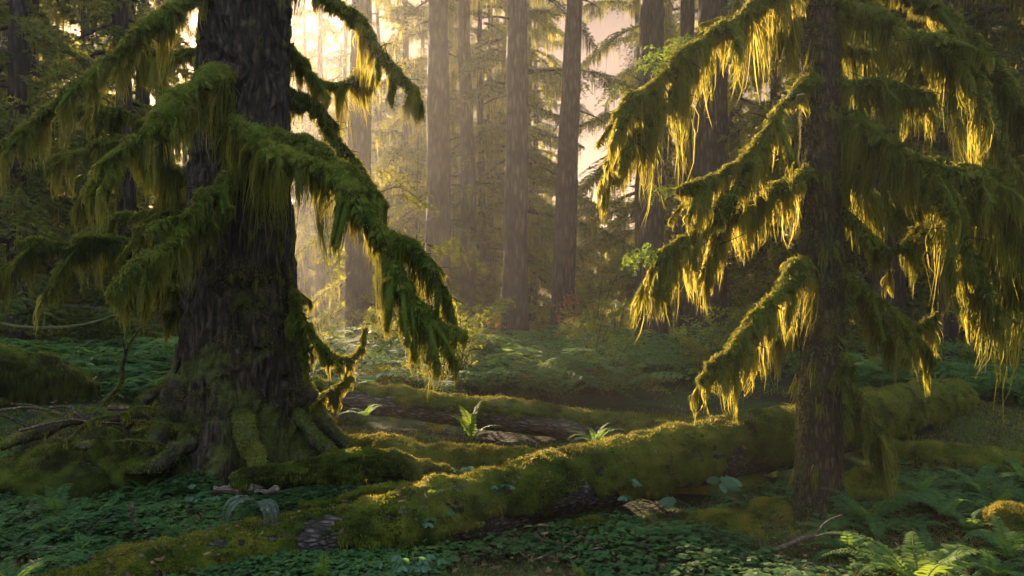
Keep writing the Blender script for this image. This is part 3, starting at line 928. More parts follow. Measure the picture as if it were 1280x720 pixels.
def main_mask(p, nn, f):
    # bare bark patches on the crest at the places the photo shows them
    bare = 0
    for (u, v, d, s) in ((392, 650, 4.3, .13), (345, 668, 4.2, .07), (496, 637, 4.45, .085), (525, 628, 4.5, .05), (875, 537, 5.6, .20), (575, 602, 4.75, .12), (620, 585, 4.85, .07), (760, 575, 5.25, .07)):
        q = P(u, v, d)
        bare = bare + 1.6 * np.exp(-(((p - q) ** 2).sum(-1)) / s ** 2)
    return f * .9 + .40 + nn[:, 2] * 1.0 - bare * (1 + 1.2 * fbm(p * 14, 2, 91)) > .0


main_pts = ((60, 764, 3.95), (150, 735, 4.1), (280, 703, 4.3), (420, 678, 4.5), (560, 643, 4.8), (700, 605, 5.2), (850, 572, 5.75), (1000, 543, 6.4), (1100, 519, 7.2), (1195, 500, 8.1))
main_log, main_c, main_r = log('huge fallen log crossing the foreground, covered in thick green and golden moss', main_pts,
                               (.15, .162, .175, .185, .19, .20, .215, .23, .23, .21), 61, 150000, main_mask, .10, rough=.022)
# broken knob and dark branch stub at the far end
sb = Buf()
stub = spline([P(1185, 512, 7.9) - np.array(main_log.location), P(1150, 528, 7.4) - np.array(main_log.location), P(1112, 545, 7.05) - np.array(main_log.location)], 20)
add_tube(sb, stub, np.linspace(.10, .05, 20), 16, rough=.02, freq=9)
link('branch_stub', sb.mesh('branch_stub', M['log_bark']), main_log)

lb = Buf()
i_ = RNG.integers(20, len(main_c) - 6, 260)
a_ = RNG.normal(size=260) * .75 - .35
o0 = np.array(main_log.location)
tg_ = norm(main_c[i_ + 1] - main_c[i_ - 1])
sd_ = norm(np.cross(tg_, (0, 0, 1.)))
up_ = np.cross(sd_, tg_)
nn_ = sd_ * np.sin(-a_)[:, None] + up_ * np.cos(a_)[:, None]
pp_ = main_c[i_] - o0 + nn_ * (main_r[i_] + .040)[:, None]
dd_ = norm(np.cross(nn_, RNG.normal(size=(260, 3))))
strands(lb, pp_[:180], dd_[:180] * RNG.uniform(.02, .05, (180, 1)), RNG.uniform(.008, .022, 180), 2, leaf=True, side=norm(np.cross(dd_[:180], nn_[:180])), tint=np.clip(RNG.normal(.5, .28, 180), 0, 1))
strands(lb, pp_[180:], dd_[180:] * RNG.uniform(.06, .2, (80, 1)), .005, 3, bend=RNG.normal(size=(80, 3)) * .012, taper=.4, tint=.2)
link('leaf_litter', lb.mesh('leaf_litter', M['litter'], False), main_log)['kind'] = 'stuff'
log('short mossy log with a splintered pale end beside the big spruce roots',
    ((290, 605, 5.0), (345, 597, 5.08), (400, 590, 5.15), (455, 581, 5.25), (510, 587, 5.35), (556, 600, 5.45)), (.07, .075, .078, .088, .085, .06), 71, 36000,
    lambda p, nn, f: f * .8 + .5 + nn[:, 2] * 1.0 > 0, .06, seg=40, rough=.02, fl=.014)
tmp = bpy.data.objects['fallen_log.001']
for (a, b_, ra, rb) in (((268, 614, 4.93), (330, 609, 4.98), .022, .03), ((318, 616, 4.9), (350, 612, 4.96), .012, .02)):
    sb = Buf()
    o0 = np.array(tmp.location)
    add_tube(sb, spline([P(*a) - o0, P(*b_) - o0], 14), np.linspace(ra, rb, 14) * (1 + .5 * fbm(np.stack((np.arange(14) * .6 + ra * 99, np.zeros(14), np.zeros(14)), -1), 2, 4)), 10, rough=.018, freq=22)
    link('splinter', sb.mesh('splinter', M['pale_wood']), tmp)
log('lower mossy log lying beneath the short splintered log', ((375, 636, 5.0), (430, 626, 5.05), (480, 616, 5.12), (530, 610, 5.25)), (.035, .045, .05, .04), 73, 14000,
    lambda p, nn, f: f + .6 + nn[:, 2] * .6 > 0, .05, seg=36, rough=.02, fl=.014)
log('rotting log overgrown with moss and ferns behind the short log', ((392, 568, 6.6), (450, 574, 6.4), (520, 580, 6.25), (590, 587, 6.15), (660, 590, 6.1), (720, 598, 6.05)),
    (.15, .17, .17, .16, .15, .13), 75, 52000, lambda p, nn, f: f + .55 + nn[:, 2] * .9 > 0, .17, seg=56, rough=.06)
log('long thin log with a sunlit mossy crest lying in the mist', ((380, 492, 8.6), (470, 500, 8.5), (560, 512, 8.3), (650, 522, 8.1), (740, 536, 7.9), (835, 548, 7.7)),
    (.14, .15, .155, .16, .16, .15), 77, 45000, lambda p, nn, f: f * .5 + nn[:, 2] - .25 > 0, .05, seg=44, lo=-.2, rough=.02, wood='grey_log')
log('dark moss-shrouded log under the ferns at the left edge', ((-60, 452, 7.4), (10, 462, 7.5), (60, 474, 7.6), (118, 492, 7.8)), (.22, .22, .20, .12), 79, 34000,
    lambda p, nn, f: f + .9 + nn[:, 2] * .3 > 0, .24, seg=40)
log('dark rotten log half hidden by ferns at the right edge', ((1095, 575, 6.9), (1150, 580, 6.7), (1220, 588, 6.5), (1300, 592, 6.3)), (.14, .17, .18, .18), 81, 22000,
    lambda p, nn, f: f + .2 + nn[:, 2] * .8 > 0, .14, seg=40)


# ------------------------------------------------------------------ moss mounds
def mound(label, u, v, d, sx, sy, sz, seed, fz=14000):
    ct = P(u, v, d)
    ct[2] = float(gh(ct[0], ct[1]))
    nu, nv = 40, 22
    th = np.linspace(0, 2 * PI, nu, endpoint=False)
    ph = np.linspace(-.25, PI / 2 - .02, nv)
    g = np.stack((np.cos(ph)[:, None] * np.cos(th)[None] * sx, np.cos(ph)[:, None] * np.sin(th)[None] * sy, np.repeat((np.sin(ph) * sz)[:, None], nu, 1)), -1)
    g = g * (1 + .22 * fbm(g * 6 + seed, 3, seed))[..., None]
    i = np.arange(nv - 1)[:, None] * nu
    j = np.arange(nu)[None]
    q = np.stack((i + j, i + (j + 1) % nu, i + nu + (j + 1) % nu, i + nu + j), -1)
    b = Buf()
    b.add(g.reshape(-1, 3), q, np.clip(.4 + fbm(g.reshape(-1, 3) * 9, 2, 4) * .3, 0, 1))
    fuzz(b, g, np.zeros((nv, 3)), fz, .022, .006, lo=-.4, base=.45)
    o = link('moss_mound', b.mesh('moss_mound', M['log_moss']), None, tuple(ct))
    tag(o, label, 'moss mound')


mound('rounded moss mound on the ground in front of the slim tree', 905, 655, 4.85, .24, .16, .13, 3)
mound('bright moss mound at the right edge among ferns', 1268, 655, 4.9, .20, .2, .16, 4)
mound('flat moss mound against the right foot of the slim tree', 1080, 610, 5.75, .26, .25, .16, 5)
mound('small moss hump between the slim tree and the log shadow', 962, 640, 5.3, .16, .12, .13, 6, 8000)
mound('low moss ridge added beneath the huge log to block the sun, left of the slim tree', 868, 622, 5.95, .62, .16, .16, 13, 16000)  # ridge added to stop the low sun shining through under the log
mound('golden-topped moss hump at the right end of the rotting log', 712, 560, 6.0, .12, .11, .26, 7, 7000)
mound('low moss hump under the middle of the huge log', 740, 662, 4.95, .14, .07, .07, 8, 5000)
mound('dark mossy hummock among sticks left of the big spruce', 60, 590, 5.9, .5, .3, .28, 10, 16000)
mound('tall mossy hummock beside the left roots of the spruce', 165, 560, 6.1, .35, .25, .32, 12, 14000)

# ------------------------------------------------------------------ far trees
FT = []


def crown_mesh(seed, H, h0, R0, nb, moss=.5, leafs=1.0, droop=.5, mat='needle'):
    """Conifer crown: long drooping boughs, side branches with flat needle sprays, hanging moss."""
    rs = np.random.default_rng(seed)
    b = Buf()
    roots, disp, wd, ti = [], [], [], []
    for k in range(nb):
        f = (k + rs.random()) / nb
        z0 = h0 + (H - h0) * f ** 1.1
        az = k * 2.4 + rs.uniform(-.5, .5)
        L = R0 * (1 - .72 * f) * rs.uniform(.5, 1.2)
        n = 14
        t = np.linspace(0, 1, n)
        rise, dr, wob = rs.uniform(-.1, .35), droop * rs.uniform(.6, 1.5), rs.normal() * .25
        c = np.stack((np.cos(az + wob * t) * L * t, np.sin(az + wob * t) * L * t, z0 + L * (rise * t - dr * t ** 1.9)), 1)
        c = c + np.stack([fbm(c * 1.3 + j * 5, 2, seed) for j in range(3)], 1) * .10 * t[:, None]
        add_tube(b, c, np.linspace(.022 + .012 * L, .006, n), 4, tint=.1, mat=1, cap=False)
        bt = rs.uniform(.2, .7)
        ns = int(9 * L * leafs) + 3
        for ts in np.linspace(.14, 1.0, ns):
            p0 = np.array([np.interp(ts, t, c[:, j]) for j in range(3)])
            for sg in (-1, 1):
                if rs.random() < .12:
                    continue
                sl = (.18 + .34 * L * (1 - ts) ** .7 * min(1, ts * 3)) * rs.uniform(.6, 1.15)
                aa = az + wob * ts + sg * rs.uniform(.5, 1.15)
                d = np.array((math.cos(aa), math.sin(aa), rs.uniform(-.35, .05)))
                m = 6 + int(sl * 34)
                tt = rs.uniform(.05, 1, m)
                sag = -.45 * sl * tt ** 2
                q = p0 + d * sl * tt[:, None]
                q[:, 2] += sag
                pp = np.array((-math.sin(aa), math.cos(aa), -.25)) * rs.choice((-1, 1), m)[:, None]
                e = norm(d * .9 + pp * .9 + rs.normal(size=(m, 3)) * .25) * (rs.uniform(.06, .17, m) * (1.1 - .55 * tt))[:, None]
                roots.append(q); disp.append(e); wd.append(rs.uniform(.02, .042, m)); ti.append(np.clip(bt + rs.normal(size=m) * .14, 0, 1))
        if moss > 0:
            nm = int(80 * L * moss)
            tm = np.clip(rs.choice(rs.uniform(.1, 1, max(3, nm // 9)), nm) + rs.normal(size=nm) * .018, 0, 1)
            rm = np.stack([np.interp(tm, t, c[:, j]) for j in range(3)], 1)
            lm = rs.lognormal(-1.5, .6, nm)
            strands(b, rm + rs.normal(size=(nm, 3)) * .04, np.stack((rs.normal(size=nm) * .03, rs.normal(size=nm) * .03, -np.clip(lm, .05, .8)), 1),
                    rs.uniform(.02, .05, nm), 2, tint=np.clip(rs.normal(.5, .2, nm), 0, 1), mat=2)
    strands(b, np.concatenate(roots), np.concatenate(disp), np.concatenate(wd), 2, leaf=True, tint=np.concatenate(ti))
    return b.mesh('crown', [M[mat], M['bark_far'], M['moss_hang']])


def trunk_mesh(seed, H, r, stubs=6):
    z = np.concatenate((np.linspace(-.3, 9, 90), np.linspace(9.2, H, 20)))
    rr = np.interp(z, (-.3, 0, .5, 1.5, H), (r * 1.45, r * 1.3, r * 1.1, r, r * .25))
    rs = np.random.default_rng(seed)
    wob = np.stack((fbm(np.stack((z * .12, z * 0, z * 0), -1), 2, seed) * .12, fbm(np.stack((z * .12, z * 0 + 5, z * 0), -1), 2, seed) * .12, z), 1)
    wob[:, :2] -= np.array([np.interp(0, z, wob[:, 0]), np.interp(0, z, wob[:, 1])])
    g, q, c = tube(wob, rr, 40)
    d = norm(g - c[:, None])
    w = np.stack((g[..., 0] * 7, g[..., 1] * 7, g[..., 2] * .9 + seed), -1)
    g = g + d * ((.5 - np.abs(fbm(w, 3, seed))) * .045)[..., None]
    b = Buf()
    b.add(g.reshape(-1, 3), q)
    for _ in range(stubs):
        zz = rs.uniform(2.5, 8)
        az = rs.uniform(0, 6.28)
        l = rs.uniform(.3, 1.1)
        e = np.array((math.cos(az), math.sin(az), rs.uniform(-.5, .1)))
        p0 = np.array([np.interp(zz, z, wob[:, 0]), np.interp(zz, z, wob[:, 1]), zz])
        add_tube(b, spline((p0, p0 + e * l * .6, p0 + e * l + np.array((0, 0, -.12 * l))), 8), np.linspace(.03, .006, 8), 6)
    return b.mesh('trunk', M['bark_far'])


CROWN = [crown_mesh(1, 17.5, 10.5, 2.4, 26), crown_mesh(2, 16, 1.4, 4.2, 48, .7), crown_mesh(3, 14, .7, 3.2, 52, .35), crown_mesh(4, 17, 2.4, 4.6, 46, 1.0),
         crown_mesh(5, 15, 3.4, 4.0, 40, .7), crown_mesh(6, 7.5, .4, 2.0, 44, .15, 1.2), crown_mesh(7, 16, 3.0, 3.4, 26, .7, .8)]
TR = {}


def far_tree(label, u, d, wpx, crown=None, rot=None, group=None, name='conifer_tree', stubs=6, s=1.0, lean=0.0):
    x, y = P(u, 0, d)[:2]
    cor = x + .445 * (y - 5.5)
    ts = 1.0
    if group and -1.7 < cor < 4.4 and not name.startswith('sparse'):          # young trees only where the low sun comes through
        ts = float(np.clip((1.4 + .30 * (y - 7)) / 15.0, .2, 1))
    t = thing(name, label, 'tree', (x, y, float(gh(x, y)) - .05), 0, group, ts)
    r = wpx / F * d / 2
    key = (round(r, 2), stubs, len(TR) % 5)
    if key not in TR:
        TR[key] = trunk_mesh(200 + len(TR), 17.5, r, stubs)
    rz = RNG.uniform(0, 6.28) if rot is None else rot
    o = link('trunk', TR[key], t, rotz=rz)
    if crown is not None:
        link('crown', CROWN[crown], t, rotz=rz, scale=s)
    t.rotation_euler = (0, lean, 0)
    return t


far_tree('grey trunk seen in the gap just right of the big spruce, draped in moss', 449, 18, 33, 0)
far_tree('bare brown trunk in the mist, leftmost of the pair behind the golden shafts', 545, 16, 31, 0)
far_tree('thin dark trunk close behind the leftmost misty trunk', 584, 19.5, 20, 0)
far_tree('straight bare trunk in golden mist, left of the two central trunks', 643, 15, 31, 0, lean=.0)
far_tree('straight bare grey trunk, right of the two central trunks beside the pink sky', 702, 17, 28, 0, lean=.006)
far_tree('straight dark trunk behind the slim tree\'s longest left boughs', 813, 15.5, 36, 0)
far_tree('thick dark trunk behind the slim tree\'s left boughs', 884, 16, 46, 0)
far_tree('narrower trunk touching the left side of the thick dark trunk', 856, 18, 22, 0)
far_tree('bluish dark trunk right of the slim tree', 1112, 12.5, 36, 4)
far_tree('thin trunk in shade between slim tree and bluish trunk', 1086, 15, 17, 4)
far_tree('narrow dark trunk behind the moss curtains on the right', 1182, 12, 26, 4)
far_tree('pale trunk high behind the boughs at the upper right', 1232, 17, 30, 3)

# crowded conifers beyond: dense to the left where they shade the foreground, open where the sun breaks through
g1, g2, g3 = 'leafy conifers beyond the big spruce', 'hazy conifers behind the central trunks', 'shaded conifers behind the slim tree'
l1 = 'dense leafy conifer in the green tangle left of the big spruce'
l2 = 'hazy drooping conifer glowing behind the central bare trunks'
l3 = 'shaded mossy conifer behind the slim tree\'s right boughs'
for (u, d, c) in ((-60, 12, 1), (40, 14, 2), (110, 17, 1), (-10, 20, 3), (170, 20, 2), (60, 25, 1), (230, 24, 3), (130, 29, 3), (290, 29, 1), (-120, 17, 2), (200, 34, 1), (10, 33, 3), (250, 38, 2), (-60, 27, 1), (300, 22, 4), (160, 13, 5), (20, 11, 5)):
    far_tree(l1, u, d, 20, c, group=g1)
for (u, d, c) in ((505, 23, 1), (525, 19.5, 3), (605, 21.5, 1), (640, 20.5, 4), (610, 25, 3), (560, 30, 2), (665, 30, 4), (470, 33, 4), (430, 38, 2), (800, 27, 3), (530, 40, 1), (620, 42, 3), (670, 36, 3), (380, 42, 4)):
    far_tree(l2, u, d, 9, c, group=g2)
for (u, d, c) in ((830, 24, 1), (910, 22, 3), (970, 20, 2), (1050, 19, 1), (1140, 17, 3), (1220, 15, 2), (1290, 13, 1), (900, 32, 2), (1000, 30, 1), (1100, 28, 3), (1190, 25, 1), (1270, 22, 3), (1350, 18, 2), (860, 40, 3), (950, 42, 1), (1060, 38, 2), (1160, 36, 3), (1280, 33, 1)):
    far_tree(l3, u, d, 18, c, group=g3)


for (u, d, c) in ((382, 47, 3), (432, 49, 1), (345, 52, 3), (408, 56, 1), (470, 47, 1), (505, 51, 3)):
    far_tree('broad hazy conifer far off in the golden light beside the big spruce', u, d, 12, c, group='far conifers in the golden light', name='sparse_conifer')
for (u, d) in ((400, 36), (455, 44), (500, 39), (350, 45), (428, 52)):
    far_tree('thin sparse conifer against the glowing sky right of the big spruce', u, d, 11, 6, group='sparse conifers in the glow', name='sparse_conifer')


# ------------------------------------------------------------------ broad-leaved shrubs
def shrub_mesh(seed, n=1500, H=2.0, R0=1.0, mat='broadleaf', ls=.07, stems=6, name='shrub'):
    rs = np.random.default_rng(seed)
    b = Buf()
    pts = []
    for k in range(stems):
        az = rs.uniform(0, 6.28)
        L = H * rs.uniform(.6, 1.1)
        a = np.array((math.cos(az), math.sin(az), 0)) * R0 * rs.uniform(.3, 1)
        c = spline((np.zeros(3), a * .35 + np.array((0, 0, L * .55)), a + np.array((0, 0, L * .9))), 14)
        add_tube(b, c, np.linspace(.018, .004, 14), 5, mat=1, cap=False)
        for _ in range(9):
            i = rs.integers(4, 14)
            e = c[i] + norm(rs.normal(size=3) * (1, 1, .35)) * rs.uniform(.15, .5) * R0
            add_tube(b, spline((c[i], (c[i] + e) / 2 + (0, 0, .04), e), 6), np.linspace(.006, .002, 6), 4, mat=1, cap=False)
            pts.append((c[i], e))
    a = np.array([p[0] for p in pts])
    e = np.array([p[1] for p in pts])
    i = rs.integers(0, len(pts), n)
    p = a[i] + (e - a)[i] * rs.uniform(.2, 1.1, (n, 1)) + rs.normal(size=(n, 3)) * .05
    d = norm(rs.normal(size=(n, 3)) * (1, 1, .5) + (0, 0, -.25)) * (ls * rs.uniform(.5, 1.2, n))[:, None]
    strands(b, p, d, ls * .6 * rs.uniform(.7, 1.2, n), 2, leaf=True, side=norm(np.cross(d, norm(rs.normal(size=(n, 3)) * .6 + (0, 0, 1.)))), tint=np.clip(rs.normal(.5, .2, n), 0, 1))
    return b.mesh(name, [M[mat], M['stick']])


SH = [shrub_mesh(1, 2600, 2.4, 1.2, ls=.085), shrub_mesh(2, 2200, 1.7, 1.0, ls=.08), shrub_mesh(3, 3600, 3.6, 1.8, ls=.10)]
for (label, u, d, k, s, grp) in [('yellow-green leafy shrub glowing at the left beyond the mossy log', a, d, k, s, 'leafy shrubs at the left') for (a, d, k, s) in
                                 ((40, 12, 0, .9), (95, 13.5, 1, 1), (150, 12.5, 0, .8), (200, 14, 1, .9), (-40, 13, 2, .8), (215, 18, 2, 1), (90, 20, 2, 1.1), (30, 18, 2, 1))] + \
        [('hazy leafy shrub standing in the sunlit gap behind the long thin log', a, d, k, s, 'leafy shrubs in the mist') for (a, d, k, s) in
         ((470, 18, 2, .8), (510, 20, 0, 1), (600, 21, 2, .8), (680, 22, 1, 1.2), (745, 20, 0, 1), (770, 24, 2, 1), (730, 30, 2, 1.2), (660, 34, 2, 1.3), (540, 28, 2, 1.2))] + \
        [('dark leafy shrub in the shade right of the slim tree', a, d, k, s, 'leafy shrubs at the right') for (a, d, k, s) in
         ((950, 17, 0, 1), (1000, 15, 1, 1), (1075, 13, 0, .8), (1150, 14, 1, 1), (1200, 11, 1, .8), (1255, 10.5, 0, .7), (1290, 12, 2, .8), (920, 20, 2, 1))]:
    x, y = P(u, 0, d)[:2]
    tag(link('leafy_shrub', SH[k], None, gpt(x, y, -.03), RNG.uniform(0, 6.28), s), label, 'shrub', grp)
RS = [shrub_mesh(21, 520, 1.35, .55, 'rust_leaf', .075, 4), shrub_mesh(22, 340, 1.3, .5, 'rust_leaf', .07, 4)]
for (label, u, d, k, s) in (('small rust-leaved shrub in front of the right central trunk', 705, 15.3, 0, 1.0), ('sparse rust-leaved shrub left of the left central trunk', 605, 14.2, 1, 1.0)):
    x, y = P(u, 0, d)[:2]
    tag(link('rusty_shrub', RS[k], None, gpt(x, y), 1.0 + k, s), label, 'shrub')

for k in range(16):
    u, d = random.uniform(440, 940), random.uniform(10, 14.5)
    x, y = P(u, 0, d)[:2]
    tag(link('low_bush', SH[k % 2], None, gpt(x, y, -.03), random.uniform(0, 6.28), random.uniform(.32, .55)), 'low leafy bush standing among the ferns of the misty bank', 'shrub', 'low bushes in the misty bank')

# ------------------------------------------------------------------ ferns
FB = [fern_bush_mesh(k) for k in (1, 2, 3, 4)]
bank = 0
rs = random.Random(5)
for (u0, u1, d0, d1, n, label, grp) in ((430, 930, 9.6, 15.5, 72, 'sword fern in the misty fern bank beyond the long thin log', 'ferns in the misty bank'),
                                         (-60, 230, 7.6, 12, 34, 'sword fern on the bank left of the big spruce', 'ferns on the left bank'),
                                         (1090, 1320, 6.9, 11, 40, 'sword fern on the slope right of the slim tree, behind the dark rotten log', 'ferns on the right slope')):
    for k in range(n):
        u, d = rs.uniform(u0, u1), d0 + (d1 - d0) * rs.random() ** .8
        x, y = P(u, 0, d)[:2]
        dmin = np.min(np.linalg.norm(main_c - np.array((x, y, .25)), axis=1))
        if dmin < .75:
            continue
        tag(link('sword_fern', FB[rs.randrange(4)], None, gpt(x, y, .02), rs.uniform(0, 6.28), rs.uniform(.6, 1.05) * (1.95 if d > 9 else 1.15)), label, 'fern', grp)


def at(u, v, d=None):
    """A point on the ground below picture position u, v."""
    if d is None:
        d = CAMZ * F / (v - 360)
    x, y = P(u, 0, d)[:2]
    return gpt(x, y)


fern(tuple(P(590, 548, 6.05)), 'bright backlit fern growing upright on the rotting log', 6, .55, 1, fr=FR_LADY, az=(1.7, 2.2, .6, -.2, 3.0, 2.6))
fern(tuple(P(745, 558, 6.3)), 'sunlit fern arching behind the crest of the huge log', 9, .5, 2)
fern(tuple(P(458, 522, 6.6)), 'small pale green fern on the left end of the rotting log', 6, .38, 3)
fern(tuple(P(322, 632, 4.40)), 'pale withered fern drooping over the left part of the huge log', 5, .60, 4, fr=FR_PALE, az=(-1.0, -2.3, -.5, -2.7, -.8))
fern(at(405, 700, 3.95), 'single bluish fern frond standing before the huge log', 2, .42, 5, az=(-1.4, -1.8), tilt=-.6)
fern(at(70, 640, 5.3), 'dark green fern in the left foreground under the tangle of sticks', 9, .55, 6)
fern(at(130, 632, 5.45), 'arching fern beside the roots in the left foreground', 7, .45, 7)
fern(at(10, 720, 4.1), 'fern with broad arching fronds in the bottom left corner', 8, .62, 8)
fern(at(-5, 660, 4.9), 'fern cut off by the left edge above the corner fern', 8, .55, 9)
fern(at(212, 590, 5.75), 'leafy fern against the left foot of the big spruce', 7, .42, 10, fr=FR_LADY + FR)
fern(at(380, 590, 5.6), 'thin arching fern between the spruce roots and the short log', 4, .40, 11, az=(-.2, .4, 2.8, -2.6))
fern(tuple(P(545, 595, 5.5)), 'small arching fern at the right end of the short log', 4, .35, 12, az=(.2, 2.9, -1.2, 1.5))
fern(at(885, 655, 5.0), 'fern with silvery arching fronds by the rounded moss mound', 6, .48, 13, az=(.3, -.3, 2.6, -1.2, 1.2, -2.4))
fern(at(820, 648, 5.1), 'rust brown dying fern below the huge log', 5, .34, 14, fr=FR_BROWN)
fern(at(818, 640, 5.15), 'yellowish fern clump hanging below the middle of the huge log', 4, .28, 15, fr=FR_LADY, tilt=.5)
fern(at(1085, 640, 5.1), 'large dark fern at the right foot of the slim tree', 11, .72, 16)
fern(at(1125, 600, 5.7), 'fern in front of the dark rotten log near the moss mound', 10, .6, 17)
fern(at(1185, 640, 5.2), 'dark fern in the middle of the right foreground', 11, .66, 18)
fern(at(1225, 605, 5.7), 'fern just below the dark rotten log at the right', 10, .62, 19)
fern(at(1262, 690, 4.5), 'dark fern at the right edge in front of the bright moss mound', 10, .62, 20)
fern(at(1060, 690, 4.5), 'fern behind the sunlit foreground fronds', 9, .5, 21)
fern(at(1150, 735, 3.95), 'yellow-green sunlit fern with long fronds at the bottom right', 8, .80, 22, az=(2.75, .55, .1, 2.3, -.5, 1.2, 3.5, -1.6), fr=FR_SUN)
fern(at(1215, 745, 3.9), 'low pale fern frond lying at the bottom right beside the sunlit fern', 5, .45, 23)
fern(at(725, 722, 4.1), 'tiny bright fern at the bottom centre of the forest floor', 7, .25, 24, fr=FR_LADY)
fern(at(985, 600, 5.9), 'dim fern in the dark hollow under the huge log', 7, .45, 25)
fern(tuple(P(470, 585, 6.0)), 'fern hanging over the dark gap before the rotting log', 6, .4, 26)
for k, (u, v, s) in enumerate(((1130, 660, .5), (1250, 640, .55), (1210, 665, .5), (1150, 625, .55), (1095, 665, .45), (1280, 610, .6), (1040, 662, .4), (1165, 690, .5), (1240, 715, .5), (1100, 712, .45))):
    fern(at(u, v), 'dark sword fern filling the shaded floor between the named ferns at right', 9, s, 60 + k, 'ferns on the shaded right floor')
for k, (u, v, s) in enumerate(((40, 665, .42), (155, 660, .35), (75, 668, .4), (215, 662, .34), (130, 708, .42), (245, 690, .3), (100, 690, .35), (260, 600, .35), (30, 610, .5), (180, 618, .38), (-10, 600, .55))):
    fern(at(u, v), 'small dark fern low among the clover at the left', 8, s, 80 + k, 'small ferns in the left shade')


# ------------------------------------------------------------------ herbs
def herb(label, pos, n, s, seed, mat='herb', face=(0, -1, .4)):
    rs_ = np.random.default_rng(seed)
    b = Buf()
    for k in range(n):
        a = rs_.uniform(0, 6.28)
        e = np.array((math.cos(a) * s * rs_.uniform(.3, 1.2), -abs(math.sin(a)) * s * .5, rs_.uniform(.2, 1.3) * s))
        c = spline((np.zeros(3), e * .5 + (0, 0, .1 * s), e), 6)
        add_tube(b, c, .0022, 4, tint=.3, cap=False)
        for j in range(3):
            aa = a + (j - 1) * 1.25
            d = np.array((math.cos(aa), math.sin(aa), -.35)) * s * .42
            strands(b, e[None], d[None], s * .20, 4, leaf=True, side=norm(np.cross(d, np.array(face) + rs_.normal(size=3) * .3))[None], tint=rs_.uniform(.2, .8))
    o = link('leafy_herb', b.mesh('leafy_herb', M[mat]), None, pos)
    tag(o, label, 'plant')


herb('dark green trefoil herb on the near flank of the huge log', tuple(P(540, 665, 4.55)), 9, .10, 1)
herb('small herb tuft high on the flank of the huge log', tuple(P(632, 622, 4.8)), 5, .08, 2)
herb('blue-green broad-leaved herb hanging on the huge log\'s shaded side', tuple(P(778, 625, 5.2)), 4, .13, 3)
herb('little herb sprig on the mossy flank left of the hanging bough', tuple(P(808, 582, 5.4)), 5, .08, 4)
herb('patch of pale herbs at the bottom under the huge log', at(520, 715, 4.1), 14, .11, 5)
herb('herb leaves at the bottom left of the patch of pale herbs', at(490, 722, 4.05), 8, .10, 6)
herb('yellow sprig of leaves on the crest of the huge log', tuple(P(558, 628, 4.62)), 3, .07, 7, 'bright_leaf')
herb('low herb leaves beside the left spruce root', at(265, 605, 5.5), 10, .12, 8)
herb('round-leaved herb at the front of the rotting log', tuple(P(580, 598, 5.75)), 7, .09, 9)
herb('seeding pale flower stalk before the dark hollow', at(880, 640, 5.15), 4, .26, 10)


# ------------------------------------------------------------------ sticks
def stick(label, pts, r0, r1, seed, mat='stick', group=None, moss=0, forks=0, name='fallen_branch'):
    raw = np.array([P(*p) for p in pts])
    ct = raw.mean(0)
    b = Buf()
    n = 26
    c = spline(raw - ct, n)
    c = c + np.stack([fbm(c * 5 + k * 3, 2, seed + k) for k in range(3)], 1) * .012
    r = np.linspace(r0, r1, n)
    g = add_tube(b, c, r, 8, rough=.004, freq=20, seed=seed)
    rs_ = np.random.default_rng(seed)
    for _ in range(forks):
        i = rs_.integers(5, n - 3)
        e = c[i] + norm(norm(c[-1] - c[0]) + rs_.normal(size=3) * .7) * rs_.uniform(.15, .4)
        add_tube(b, spline((c[i], (c[i] + e) / 2 + rs_.normal(size=3) * .02, e), 9), np.linspace(r[i] * .6, .002, 9), 6)
    t = tag(link(name, b.mesh(name, M[mat]), None, tuple(ct)), label, 'branch', group)
    if moss:
        mb = Buf()
        fuzz(mb, g, c, int(moss), .018, .005, base=.45)
        drape(mb, c, r, .10, 350, mat=1)
        link('moss', mb.mesh('moss', [M['moss'], M['moss_hang']]), t)


stick('reddish dead branch lying on the ground in front of the slim tree', [(930, 705, 4.35), (970, 688, 4.45), (1010, 672, 4.55), (1050, 668, 4.6)], .022, .008, 3, forks=3)
stick('short reddish wood chip below the rounded moss mound', [(850, 690, 4.55), (868, 682, 4.6), (878, 674, 4.65)], .02, .008, 4)
stick('upright rusty stake in the clover at the left', [(170, 662, 4.98), (168, 645, 4.95), (166, 628, 4.95)], .017, .012, 5, name='wooden_stake')
stick('mossy arching branch above the green bank at the far left', [(0, 405, 9.0), (60, 412, 9), (130, 400, 8.8), (175, 370, 8.6), (195, 330, 8.4)], .03, .012, 6, 'root_bark', moss=2500, forks=3)
stick('dead branch bent over the bank between left edge and spruce', [(130, 505, 7.2), (150, 480, 7.2), (158, 440, 7.2), (175, 410, 7.2)], .025, .01, 7, 'root_bark', moss=1500, forks=2)
rs = np.random.default_rng(77)
for k in range(16):
    u, v, d = rs.uniform(0, 230), rs.uniform(520, 585), rs.uniform(5.7, 6.5)
    a = rs.uniform(-.5, .7)
    L = rs.uniform(60, 130)
    p = [(u - L * math.cos(a) / 2, v + L * math.sin(a) / 2, d), (u, v - rs.uniform(0, 14), d + rs.normal() * .1), (u + L * math.cos(a) / 2, v - L * math.sin(a) / 2, d + rs.normal() * .15)]
    stick('bare stick in the dark tangle left of the spruce roots', p, rs.uniform(.008, .02), .004, 300 + k, 'stick' if k % 2 else 'root_bark', 'sticks in the tangle left of the spruce', moss=(900 if k % 2 == 0 else 0), forks=1)
